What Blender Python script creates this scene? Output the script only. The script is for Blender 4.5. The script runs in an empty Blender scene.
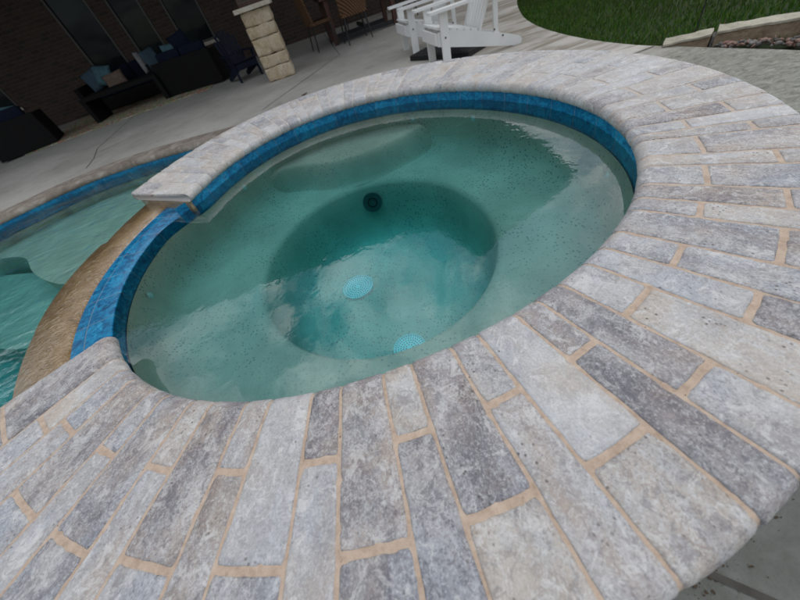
import bpy, bmesh, math, random
from mathutils import Vector, Matrix, noise, geometry
R = math.radians
random.seed(7)
scene = bpy.context.scene
COL = scene.collection
DECK = -0.42          # deck level below the spa coping (z = 0)
WATER = -0.097        # spa water level
PWATER = -0.50        # pool water level

# ------------------------------------------------------------------ helpers
def link(o, parent=None):
    COL.objects.link(o)
    if parent is not None:
        o.parent = parent
    return o

def props(o, label=None, cat=None, group=None, kind=None):
    if label: o['label'] = label
    if cat: o['category'] = cat
    if group: o['group'] = group
    if kind: o['kind'] = kind
    return o

def empty(name, loc=(0, 0, 0), rz=0.0, label=None, cat=None, group=None):
    o = bpy.data.objects.new(name, None)
    o.location = loc
    o.rotation_euler = (0, 0, rz)
    o.empty_display_size = 0.1
    link(o)
    return props(o, label, cat, group)

def mesh_obj(name, bm, mat, parent=None, smooth=False, matrix=None):
    bmesh.ops.recalc_face_normals(bm, faces=bm.faces[:])
    me = bpy.data.meshes.new(name)
    bm.to_mesh(me); bm.free()
    if smooth:
        for p in me.polygons: p.use_smooth = True
    if mat: me.materials.append(mat)
    o = bpy.data.objects.new(name, me)
    if matrix is not None: o.matrix_local = matrix
    return link(o, parent)

def pydata(name, verts, faces, mat, parent=None, smooth=False):
    me = bpy.data.meshes.new(name)
    me.from_pydata(verts, [], faces)
    me.update()
    if smooth:
        for p in me.polygons: p.use_smooth = True
    if mat: me.materials.append(mat)
    return link(bpy.data.objects.new(name, me), parent)

def box(bm, c, s, rot=None, bev=0.0, seg=2):
    """box centred at c with full size s, optional rotation matrix"""
    m = Matrix.Translation(c)
    if rot is not None: m = m @ rot.to_4x4()
    m = m @ Matrix.Diagonal((s[0], s[1], s[2], 1))
    r = bmesh.ops.create_cube(bm, size=1.0, matrix=m)
    if bev > 0:
        vs = set(r['verts'])
        ed = [e for e in bm.edges if e.verts[0] in vs and e.verts[1] in vs]
        bmesh.ops.bevel(bm, geom=ed, offset=bev, segments=seg, affect='EDGES', profile=0.6)

def beam(bm, a, b, w, t, up=Vector((0, 0, 1)), bev=0.003):
    """board from a to b; w = size along 'side', t = thickness along up-ish"""
    a, b = Vector(a), Vector(b)
    x = (b - a).normalized()
    y = up.cross(x).normalized()
    z = x.cross(y)
    rot = Matrix((x, y, z)).transposed()
    box(bm, (a + b) / 2, ((b - a).length, w, t), rot, bev)

def tube(bm, a, b, r, seg=10, r2=None):
    a, b = Vector(a), Vector(b)
    q = (b - a).to_track_quat('Z', 'Y').to_matrix().to_4x4()
    m = Matrix.Translation((a + b) / 2) @ q
    bmesh.ops.create_cone(bm, cap_ends=True, segments=seg, radius1=r, radius2=r if r2 is None else r2,
                          depth=(b - a).length, matrix=m)

def pillow_bm(w, h, t):
    bm = bmesh.new()
    n = 12
    for sgn in (1, -1):
        g = []
        for i in range(n + 1):
            row = []
            for j in range(n + 1):
                u, v = i / n * 2 - 1, j / n * 2 - 1
                k = max(0.0, (1 - u ** 4) * (1 - v ** 4)) ** 0.55
                pin = 1 - 0.07 * (1 - abs(u) ** 2) * (abs(v) ** 3) - 0.07 * (1 - abs(v) ** 2) * (abs(u) ** 3)
                row.append(bm.verts.new((u * w / 2 * pin, sgn * t / 2 * k, v * h / 2 * pin)))
            g.append(row)
        for i in range(n):
            for j in range(n):
                bm.faces.new((g[i][j], g[i + 1][j], g[i + 1][j + 1], g[i][j + 1]))
    bmesh.ops.remove_doubles(bm, verts=bm.verts[:], dist=1e-5)
    return bm

# ------------------------------------------------------------------ materials
def nodes(name):
    m = bpy.data.materials.new(name)
    m.use_nodes = True
    nt = m.node_tree
    return m, nt, nt.nodes['Principled BSDF']

def N(nt, typ, **kw):
    n = nt.nodes.new(typ)
    for k, v in kw.items():
        if k in n.inputs: n.inputs[k].default_value = v
        else: setattr(n, k, v)
    return n

def ramp(nt, fac, stops, interp='LINEAR'):
    r = nt.nodes.new('ShaderNodeValToRGB')
    r.color_ramp.interpolation = interp
    el = r.color_ramp.elements
    while len(el) > len(stops): el.remove(el[-1])
    while len(el) < len(stops): el.new(0.5)
    for e, (p, c) in zip(el, stops):
        e.position = p
        e.color = (c[0], c[1], c[2], 1) if isinstance(c, tuple) else (c, c, c, 1)
    nt.links.new(fac, r.inputs[0])
    return r.outputs[0]

def mixc(nt, fac, a, b, blend='MIX'):
    n = nt.nodes.new('ShaderNodeMix'); n.data_type = 'RGBA'; n.blend_type = blend
    for sock, v in ((n.inputs[0], fac), (n.inputs[6], a), (n.inputs[7], b)):
        if isinstance(v, (int, float)): sock.default_value = v
        elif isinstance(v, tuple): sock.default_value = (v[0], v[1], v[2], 1)
        else: nt.links.new(v, sock)
    return n.outputs[2]

def math_(nt, op, a, b=None, clamp=False):
    n = nt.nodes.new('ShaderNodeMath'); n.operation = op; n.use_clamp = clamp
    for s, v in zip(n.inputs, (a, b)):
        if v is None: continue
        if isinstance(v, (int, float)): s.default_value = v
        else: nt.links.new(v, s)
    return n.outputs[0]

def coords(nt, kind='Object', scale=(1, 1, 1), loc=(0, 0, 0)):
    tc = nt.nodes.new('ShaderNodeTexCoord')
    mp = nt.nodes.new('ShaderNodeMapping')
    mp.inputs['Scale'].default_value = scale
    mp.inputs['Location'].default_value = loc
    nt.links.new(tc.outputs[kind], mp.inputs[0])
    return mp.outputs[0]

def tex_noise(nt, vec, scale, detail=4, rough=0.55, dist=0.0):
    n = N(nt, 'ShaderNodeTexNoise', Scale=scale, Detail=detail, Roughness=rough, Distortion=dist)
    nt.links.new(vec, n.inputs['Vector'])
    return n.outputs[0]

def bump(nt, bsdf, height, strength=0.3, dist=0.01, normal=None):
    b = N(nt, 'ShaderNodeBump', Strength=strength, Distance=dist)
    nt.links.new(height, b.inputs['Height'])
    if normal is not None: nt.links.new(normal, b.inputs['Normal'])
    if bsdf is not None: nt.links.new(b.outputs[0], bsdf.inputs['Normal'])
    return b.outputs[0]

def simple(name, col, rough=0.6, var=0.25, scale=6.0, bumps=0.0, spec=0.5, metal=0.0, coords_scale=(1, 1, 1)):
    m, nt, b = nodes(name)
    v = coords(nt, 'Object', coords_scale)
    n = tex_noise(nt, v, scale, 6, 0.6)
    lo = tuple(c * (1 - var) for c in col); hi = tuple(min(1, c * (1 + var)) for c in col)
    nt.links.new(ramp(nt, n, [(0.3, lo), (0.7, hi)]), b.inputs['Base Color'])
    b.inputs['Roughness'].default_value = rough
    b.inputs['Specular IOR Level'].default_value = spec
    b.inputs['Metallic'].default_value = metal
    if bumps: bump(nt, b, tex_noise(nt, v, scale * 8, 6, 0.65), bumps, 0.004)
    return m

def mat_travertine():
    m, nt, b = nodes('tumbled_travertine')
    L = nt.links
    at = N(nt, 'ShaderNodeAttribute', attribute_name='stone_tone')
    tone = at.outputs['Color']; dk = at.outputs['Alpha']
    uv = coords(nt, 'UV')
    uvs = coords(nt, 'UV', (0.45, 1.0, 1.0))
    n1 = tex_noise(nt, uvs, 8.5, 7, 0.66, 0.5)
    n2 = tex_noise(nt, uv, 85, 9, 0.80, 0.2)
    n3 = tex_noise(nt, uvs, 7.5, 4, 0.6, 0.8)
    n4 = tex_noise(nt, uv, 240, 5, 0.75)
    n5 = tex_noise(nt, uvs, 42, 9, 0.82, 0.35)
    gv_ = N(nt, 'ShaderNodeTexVoronoi', Scale=330.0); L.new(uv, gv_.inputs['Vector'])
    gs = nt.nodes.new('ShaderNodeSeparateColor'); L.new(gv_.outputs['Color'], gs.inputs[0])
    grain = gs.outputs[0]
    # darker mineral zones of the same hue
    dark = mixc(nt, 1.0, tone, (0.42, 0.41, 0.45), 'MULTIPLY')
    f1 = math_(nt, 'ADD', math_(nt, 'MULTIPLY', n1, 0.62), math_(nt, 'MULTIPLY', n5, 0.38))
    f1 = ramp(nt, f1, [(0.44, 0.0), (0.57, 1.0)])
    f1 = math_(nt, 'MULTIPLY', f1, math_(nt, 'ADD', dk, 0.15, True))
    c = mixc(nt, f1, tone, dark)
    # warm drifts
    f3 = ramp(nt, n3, [(0.46, 0.0), (0.70, 0.6)])
    c = mixc(nt, f3, c, (0.43, 0.345, 0.28))
    # pale calcite crust broken into crystals, thick in some drifts and thin in others
    n6 = tex_noise(nt, uvs, 19, 6, 0.62, 0.6)
    zone = ramp(nt, n6, [(0.36, 0.0), (0.66, 1.0)])
    thr = math_(nt, 'MULTIPLY', zone, 0.16)
    g2 = math_(nt, 'ADD', math_(nt, 'ADD', math_(nt, 'MULTIPLY', n5, 0.85), math_(nt, 'MULTIPLY', grain, 0.10)), thr)
    keep = math_(nt, 'SUBTRACT', 1.0, math_(nt, 'MULTIPLY', dk, 0.5))
    c = mixc(nt, math_(nt, 'MULTIPLY', ramp(nt, g2, [(0.50, 0.0), (0.68, 0.72)]), keep), c, (0.55, 0.56, 0.57))
    g3 = math_(nt, 'ADD', math_(nt, 'MULTIPLY', n2, 0.82), math_(nt, 'MULTIPLY', grain, 0.18))
    c = mixc(nt, ramp(nt, math_(nt, 'ADD', g3, math_(nt, 'MULTIPLY', zone, 0.05)), [(0.53, 0.0), (0.66, 0.42)]), c, (0.60, 0.605, 0.61))
    # broad cool and warm clouds that differ from stone to stone
    n7 = tex_noise(nt, uv, 5.0, 3, 0.55, 0.8)
    c = mixc(nt, ramp(nt, n7, [(0.50, 0.0), (0.66, 0.6)]), c, mixc(nt, 1.0, c, (0.78, 0.82, 0.89), 'MULTIPLY'))
    c = mixc(nt, ramp(nt, n7, [(0.34, 0.5), (0.48, 0.0)]), c, mixc(nt, 1.0, c, (0.92, 0.81, 0.70), 'MULTIPLY'))
    # centimetre-sized blotches, dark and pale, with crisp ragged rims
    n8 = tex_noise(nt, uv, 30, 10, 0.78, 0.9)
    n9 = tex_noise(nt, uv, 24, 10, 0.78, 0.9)
    c = mixc(nt, math_(nt, 'MULTIPLY', ramp(nt, n8, [(0.53, 0.0), (0.575, 1.0)]), math_(nt, 'ADD', math_(nt, 'MULTIPLY', dk, 0.5), 0.14)), c, (0.13, 0.125, 0.145))
    c = mixc(nt, math_(nt, 'MULTIPLY', ramp(nt, n9, [(0.54, 0.0), (0.58, 0.75)]), keep), c, (0.62, 0.61, 0.595))
    # fine dark crystals
    fd = ramp(nt, math_(nt, 'ADD', g3, math_(nt, 'MULTIPLY', zone, 0.07)), [(0.36, 1.0), (0.50, 0.0)])
    fd = math_(nt, 'MULTIPLY', fd, math_(nt, 'ADD', math_(nt, 'MULTIPLY', dk, 0.55), 0.18))
    fd = math_(nt, 'MULTIPLY', fd, math_(nt, 'ADD', 0.45, math_(nt, 'MULTIPLY', ramp(nt, n7, [(0.42, 0.0), (0.58, 1.0)]), 0.8)))
    c = mixc(nt, fd, c, (0.12, 0.12, 0.14))
    c = mixc(nt, math_(nt, 'MULTIPLY', ramp(nt, n4, [(0.35, 1.0), (0.5, 0.0)]), 0.25), c, (0.22, 0.21, 0.21))
    # grout haze on the rims is left by the tone itself
    # pits
    vo = N(nt, 'ShaderNodeTexVoronoi', Scale=85.0); L.new(uv, vo.inputs['Vector'])
    pm = ramp(nt, tex_noise(nt, uv, 11, 3, 0.6), [(0.50, 0.0), (0.62, 1.0)])
    pit = math_(nt, 'MULTIPLY', ramp(nt, vo.outputs['Distance'], [(0.10, 1.0), (0.24, 0.0)]), pm)
    c = mixc(nt, math_(nt, 'MULTIPLY', pit, 0.8), c, (0.10, 0.085, 0.07))
    L.new(c, b.inputs['Base Color'])
    b.inputs['Roughness'].default_value = 0.62
    b.inputs['Specular IOR Level'].default_value = 0.35
    h = math_(nt, 'ADD', math_(nt, 'MULTIPLY', n2, 0.7), math_(nt, 'MULTIPLY', n4, 0.35))
    h = math_(nt, 'ADD', h, math_(nt, 'MULTIPLY', n1, 0.8))
    h = math_(nt, 'SUBTRACT', h, math_(nt, 'MULTIPLY', pit, 0.9))
    bump(nt, b, h, 0.55, 0.0035)
    return m

def mat_grout():
    m, nt, b = nodes('sandy_grout')
    v = coords(nt)
    n = tex_noise(nt, v, 45, 8, 0.75)
    c = ramp(nt, n, [(0.32, (0.36, 0.26, 0.19)), (0.5, (0.49, 0.375, 0.285)), (0.68, (0.58, 0.465, 0.365))])
    sp = ramp(nt, tex_noise(nt, v, 110, 3, 0.6), [(0.26, 1.0), (0.31, 0.0)])
    c = mixc(nt, sp, c, (0.08, 0.05, 0.035))
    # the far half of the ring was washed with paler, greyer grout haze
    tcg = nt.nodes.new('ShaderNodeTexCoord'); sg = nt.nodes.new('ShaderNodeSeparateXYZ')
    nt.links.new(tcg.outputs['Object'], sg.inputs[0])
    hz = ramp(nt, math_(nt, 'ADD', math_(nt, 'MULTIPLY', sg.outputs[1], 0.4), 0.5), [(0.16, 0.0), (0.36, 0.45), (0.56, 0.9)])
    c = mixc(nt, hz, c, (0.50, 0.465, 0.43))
    nt.links.new(c, b.inputs['Base Color'])
    b.inputs['Roughness'].default_value = 0.85
    bump(nt, b, tex_noise(nt, v, 320, 5, 0.7), 0.7, 0.0025)
    return m

def mat_pool_tile(name, bright=1.0):
    m, nt, b = nodes(name)
    L = nt.links
    uv = coords(nt, 'UV')
    br = N(nt, 'ShaderNodeTexBrick', Scale=1.0)
    br.offset = 0.0; br.squash = 1.0
    br.inputs['Mortar Size'].default_value = 0.0020
    br.inputs['Mortar Smooth'].default_value = 0.3
    br.inputs['Brick Width'].default_value = 0.152
    br.inputs['Row Height'].default_value = 0.152
    br.inputs['Color1'].default_value = (0.0, 0.0, 0.0, 1)
    br.inputs['Color2'].default_value = (1, 1, 1, 1)
    br.inputs['Mortar'].default_value = (0.5, 0.5, 0.5, 1)
    L.new(uv, br.inputs['Vector'])
    n = tex_noise(nt, uv, 22, 7, 0.7, 1.4)
    n2 = tex_noise(nt, uv, 75, 5, 0.7)
    s = math_(nt, 'ADD', math_(nt, 'MULTIPLY', n, 0.75), math_(nt, 'MULTIPLY', n2, 0.25))
    s = math_(nt, 'ADD', s, math_(nt, 'MULTIPLY', br.outputs['Color'], 0.06))
    k = bright
    c = ramp(nt, s, [(0.36, (0.003 * k, 0.04 * k, 0.11 * k)), (0.50, (0.005 * k, 0.12 * k, 0.26 * k)),
                     (0.62, (0.012 * k, 0.23 * k, 0.42 * k)), (0.74, (0.05 * k, 0.40 * k, 0.60 * k))])
    c = mixc(nt, math_(nt, 'MULTIPLY', br.outputs['Fac'], 0.7), c, (0.16, 0.22, 0.24))
    L.new(c, b.inputs['Base Color'])
    b.inputs['Roughness'].default_value = 0.14
    b.inputs['Specular IOR Level'].default_value = 0.35
    bump(nt, b, math_(nt, 'SUBTRACT', n, math_(nt, 'MULTIPLY', br.outputs['Fac'], 0.8)), 0.35, 0.003)
    return m

def mat_plaster(name, base, speck, amount=0.5):
    m, nt, b = nodes(name)
    L = nt.links
    v = coords(nt)
    n = tex_noise(nt, v, 3.2, 5, 0.6)
    fine = tex_noise(nt, v, 160, 4, 0.7)
    lo = tuple(c * 0.82 for c in base); hi = tuple(c * 1.15 for c in base)
    c = ramp(nt, n, [(0.3, lo), (0.7, hi)])
    c = mixc(nt, ramp(nt, fine, [(0.35, 0.35), (0.5, 0.0)]), c, tuple(x * 0.55 for x in base))
    vo = N(nt, 'ShaderNodeTexVoronoi', Scale=66.0); L.new(v, vo.inputs['Vector'])
    sep = nt.nodes.new('ShaderNodeSeparateColor'); L.new(vo.outputs['Color'], sep.inputs[0])
    pick = ramp(nt, sep.outputs[0], [(1 - amount - 0.02, 0.0), (1 - amount, 1.0)])
    zone = ramp(nt, tex_noise(nt, v, 2.1, 3, 0.6), [(0.38, 0.15), (0.62, 1.0)])
    dot = ramp(nt, vo.outputs['Distance'], [(0.20, 1.0), (0.38, 0.0)])
    f = math_(nt, 'MULTIPLY', math_(nt, 'MULTIPLY', dot, pick), zone)
    c = mixc(nt, math_(nt, 'MULTIPLY', f, 0.75), c, speck)
    L.new(c, b.inputs['Base Color'])
    b.inputs['Roughness'].default_value = 0.8
    bump(nt, b, fine, 0.3, 0.003)
    return m

def mat_water(name, absorb, density, ripples):
    m = bpy.data.materials.new(name); m.use_nodes = True
    nt = m.node_tree; nt.nodes.clear(); L = nt.links
    out = nt.nodes.new('ShaderNodeOutputMaterial')
    v = coords(nt)
    nrm = None
    for scale, strength, dist, det, dsc in ripples:
        vv = coords(nt, 'Object', dsc)
        h = tex_noise(nt, vv, scale, det, 0.5, 0.6)
        nrm = bump(nt, None, h, strength, dist, nrm)
    fr = N(nt, 'ShaderNodeFresnel', IOR=1.66); L.new(nrm, fr.inputs['Normal'])
    tr = nt.nodes.new('ShaderNodeBsdfTransparent')
    tr.inputs[0].default_value = (0.97, 0.99, 0.99, 1)
    gl = N(nt, 'ShaderNodeBsdfGlossy', Roughness=0.012); L.new(nrm, gl.inputs['Normal'])
    gl.inputs['Color'].default_value = (1, 1, 1, 1)
    mx = nt.nodes.new('ShaderNodeMixShader')
    L.new(fr.outputs[0], mx.inputs[0]); L.new(tr.outputs[0], mx.inputs[1]); L.new(gl.outputs[0], mx.inputs[2])
    L.new(mx.outputs[0], out.inputs['Surface'])
    va = nt.nodes.new('ShaderNodeVolumeAbsorption')
    va.inputs['Color'].default_value = (*absorb, 1); va.inputs['Density'].default_value = density
    L.new(va.outputs[0], out.inputs['Volume'])
    return m

def mat_concrete(name, exposed=False):
    m, nt, b = nodes(name)
    L = nt.links
    v = coords(nt)
    n = tex_noise(nt, v, 0.9, 6, 0.62, 0.5)
    n2 = tex_noise(nt, v, 7, 6, 0.65, 0.8)
    n3 = tex_noise(nt, v, 90, 5, 0.7)
    c = ramp(nt, n, [(0.3, (0.30, 0.283, 0.25)), (0.5, (0.385, 0.366, 0.328)), (0.7, (0.46, 0.437, 0.395))])
    c = mixc(nt, ramp(nt, n2, [(0.5, 0.0), (0.75, 0.35)]), c, (0.19, 0.165, 0.135))
    # brown water stains that lie across the slab beside the lawn
    tc = nt.nodes.new('ShaderNodeTexCoord')
    sx = nt.nodes.new('ShaderNodeSeparateXYZ'); L.new(tc.outputs['Object'], sx.inputs[0])
    mx = ramp(nt, math_(nt, 'MULTIPLY', sx.outputs[0], 0.2), [(0.37, 0.0), (0.44, 1.0)])
    bands = tex_noise(nt, coords(nt, 'Object', (0.55, 2.4, 1)), 2.0, 5, 0.6, 0.8)
    st = math_(nt, 'MULTIPLY', ramp(nt, bands, [(0.44, 0.0), (0.62, 0.85)]), mx)
    c = mixc(nt, st, c, (0.155, 0.125, 0.085))
    # rougher weathered concrete to the right of the spa
    my = ramp(nt, math_(nt, 'ADD', math_(nt, 'MULTIPLY', sx.outputs[1], 0.2), 0.5), [(0.70, 1.0), (0.78, 0.0)])
    rough_zone = math_(nt, 'MULTIPLY', ramp(nt, math_(nt, 'MULTIPLY', sx.outputs[0], 0.2), [(0.05, 0.0), (0.12, 1.0)]), my)
    gr = tex_noise(nt, coords(nt, 'Object', (1, 1.8, 1)), 16, 7, 0.72, 1.0)
    gc = ramp(nt, gr, [(0.34, (0.075, 0.07, 0.055)), (0.46, (0.17, 0.17, 0.14)), (0.58, (0.25, 0.25, 0.21)), (0.70, (0.34, 0.335, 0.29))])
    c = mixc(nt, math_(nt, 'MULTIPLY', rough_zone, 0.9), c, gc)
    # shade painted into the damp slab along the spa front, with mildew blotches
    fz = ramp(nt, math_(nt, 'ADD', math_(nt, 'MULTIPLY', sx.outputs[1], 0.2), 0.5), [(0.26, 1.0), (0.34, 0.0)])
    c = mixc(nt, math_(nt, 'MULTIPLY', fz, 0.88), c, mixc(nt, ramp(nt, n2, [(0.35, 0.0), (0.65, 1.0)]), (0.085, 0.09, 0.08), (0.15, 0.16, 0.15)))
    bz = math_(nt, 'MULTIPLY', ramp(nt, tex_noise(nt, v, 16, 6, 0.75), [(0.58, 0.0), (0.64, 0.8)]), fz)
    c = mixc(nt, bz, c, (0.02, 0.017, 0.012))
    # dark specks of leaf litter and mildew
    sp = ramp(nt, tex_noise(nt, v, 34, 5, 0.7), [(0.27, 1.0), (0.33, 0.0)])
    spz = math_(nt, 'ADD', math_(nt, 'MULTIPLY', rough_zone, 0.8), 0.12)
    c = mixc(nt, math_(nt, 'MULTIPLY', sp, spz), c, (0.05, 0.042, 0.03))
    L.new(c, b.inputs['Base Color'])
    b.inputs['Roughness'].default_value = 0.78
    h = math_(nt, 'ADD', math_(nt, 'MULTIPLY', n3, 0.4), math_(nt, 'MULTIPLY', gr, math_(nt, 'MULTIPLY', rough_zone, 1.6)))
    bump(nt, b, h, 0.5, 0.006)
    return m

def mat_brickwall():
    m, nt, b = nodes('brown_brick')
    L = nt.links
    tc = nt.nodes.new('ShaderNodeTexCoord')
    sx = nt.nodes.new('ShaderNodeSeparateXYZ'); L.new(tc.outputs['Object'], sx.inputs[0])
    cb = nt.nodes.new('ShaderNodeCombineXYZ')
    L.new(math_(nt, 'ADD', sx.outputs[0], sx.outputs[1]), cb.inputs[0]); L.new(sx.outputs[2], cb.inputs[1])
    nz = tex_noise(nt, cb.outputs[0], 14, 4, 0.6)
    br = N(nt, 'ShaderNodeTexBrick', Scale=1.0)
    br.inputs['Brick Width'].default_value = 0.215; br.inputs['Row Height'].default_value = 0.075
    br.inputs['Mortar Size'].default_value = 0.006; br.inputs['Mortar Smooth'].default_value = 0.2
    br.inputs['Bias'].default_value = -0.1
    br.inputs['Color1'].default_value = (0.062, 0.034, 0.024, 1)
    br.inputs['Color2'].default_value = (0.026, 0.018, 0.015, 1)
    br.inputs['Mortar'].default_value = (0.080, 0.068, 0.055, 1)
    L.new(cb.outputs[0], br.inputs['Vector'])
    c = mixc(nt, ramp(nt, nz, [(0.35, 0.0), (0.7, 0.45)]), br.outputs['Color'], (0.075, 0.057, 0.045))
    L.new(c, b.inputs['Base Color']); b.inputs['Roughness'].default_value = 0.9
    bump(nt, b, math_(nt, 'SUBTRACT', nz, br.outputs['Fac']), 0.5, 0.01)
    return m

def mat_limestone(name, c0, c1, c2, rough=0.85):
    m, nt, b = nodes(name)
    v = coords(nt)
    n = tex_noise(nt, v, 6, 7, 0.68, 0.8)
    n2 = tex_noise(nt, v, 38, 6, 0.7)
    c = ramp(nt, n, [(0.3, c0), (0.5, c1), (0.7, c2)])
    c = mixc(nt, ramp(nt, n2, [(0.3, 0.5), (0.48, 0.0)]), c, tuple(x * 0.45 for x in c0))
    nt.links.new(c, b.inputs['Base Color']); b.inputs['Roughness'].default_value = rough
    bump(nt, b, n2, 0.8, 0.012)
    return m

def mat_wicker(name, col):
    m, nt, b = nodes(name)
    v = coords(nt)
    w1 = N(nt, 'ShaderNodeTexWave', Scale=22.0); w1.bands_direction = 'Z'; nt.links.new(v, w1.inputs[0])
    w2 = N(nt, 'ShaderNodeTexWave', Scale=12.0); w2.bands_direction = 'DIAGONAL'; nt.links.new(v, w2.inputs[0])
    h = math_(nt, 'MULTIPLY', w1.outputs[1], w2.outputs[1])
    c = ramp(nt, h, [(0.05, tuple(x * 0.25 for x in col)), (0.5, col), (0.9, tuple(min(1, x * 1.5) for x in col))])
    nt.links.new(c, b.inputs['Base Color']); b.inputs['Roughness'].default_value = 0.7; b.inputs['Specular IOR Level'].default_value = 0.2
    bump(nt, b, h, 0.8, 0.006)
    return m

def mat_rug():
    m, nt, b = nodes('patterned_rug')
    v = coords(nt)
    n = tex_noise(nt, v, 3.3, 4, 0.6, 2.5)
    c = ramp(nt, n, [(0.30, (0.05, 0.16, 0.20)), (0.38, (0.52, 0.14, 0.06)), (0.46, (0.62, 0.60, 0.46)), (0.53, (0.14, 0.24, 0.10)),
                     (0.60, (0.50, 0.48, 0.18)), (0.68, (0.62, 0.20, 0.08)), (0.76, (0.05, 0.12, 0.16))], 'CONSTANT')
    f = tex_noise(nt, v, 40, 3, 0.6)
    c = mixc(nt, 0.25, c, f, 'MULTIPLY')
    nt.links.new(c, b.inputs['Base Color']); b.inputs['Roughness'].default_value = 0.95
    return m

def mat_glass_dark():
    m, nt, b = nodes('window_glass')
    b.inputs['Base Color'].default_value = (0.012, 0.016, 0.018, 1)
    b.inputs['Roughness'].default_value = 0.03
    b.inputs['IOR'].default_value = 1.45
    b.inputs['Specular IOR Level'].default_value = 0.22
    v = coords(nt)
    bump(nt, b, tex_noise(nt, v, 1.3, 2, 0.5), 0.05, 0.01)
    return m

def mat_weir():
    m, nt, b = nodes('wet_spillway_stone')
    v = coords(nt)
    n = tex_noise(nt, v, 9, 7, 0.7, 1.0)
    n2 = tex_noise(nt, v, 60, 5, 0.7, 1.0)
    c = ramp(nt, n, [(0.3, (0.12, 0.07, 0.025)), (0.5, (0.22, 0.14, 0.06)), (0.72, (0.33, 0.24, 0.13))])
    c = mixc(nt, ramp(nt, n2, [(0.5, 0.0), (0.68, 0.45)]), c, (0.42, 0.34, 0.24))
    nt.links.new(c, b.inputs['Base Color'])
    b.inputs['Roughness'].default_value = 0.3
    b.inputs['Coat Weight'].default_value = 0.8
    b.inputs['Coat Roughness'].default_value = 0.06
    b.inputs['Specular IOR Level'].default_value = 0.5
    bb = bump(nt, b, tex_noise(nt, v, 30, 4, 0.6, 1.4), 0.6, 0.008)
    nt.links.new(bb, b.inputs['Coat Normal'])
    return m

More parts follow.
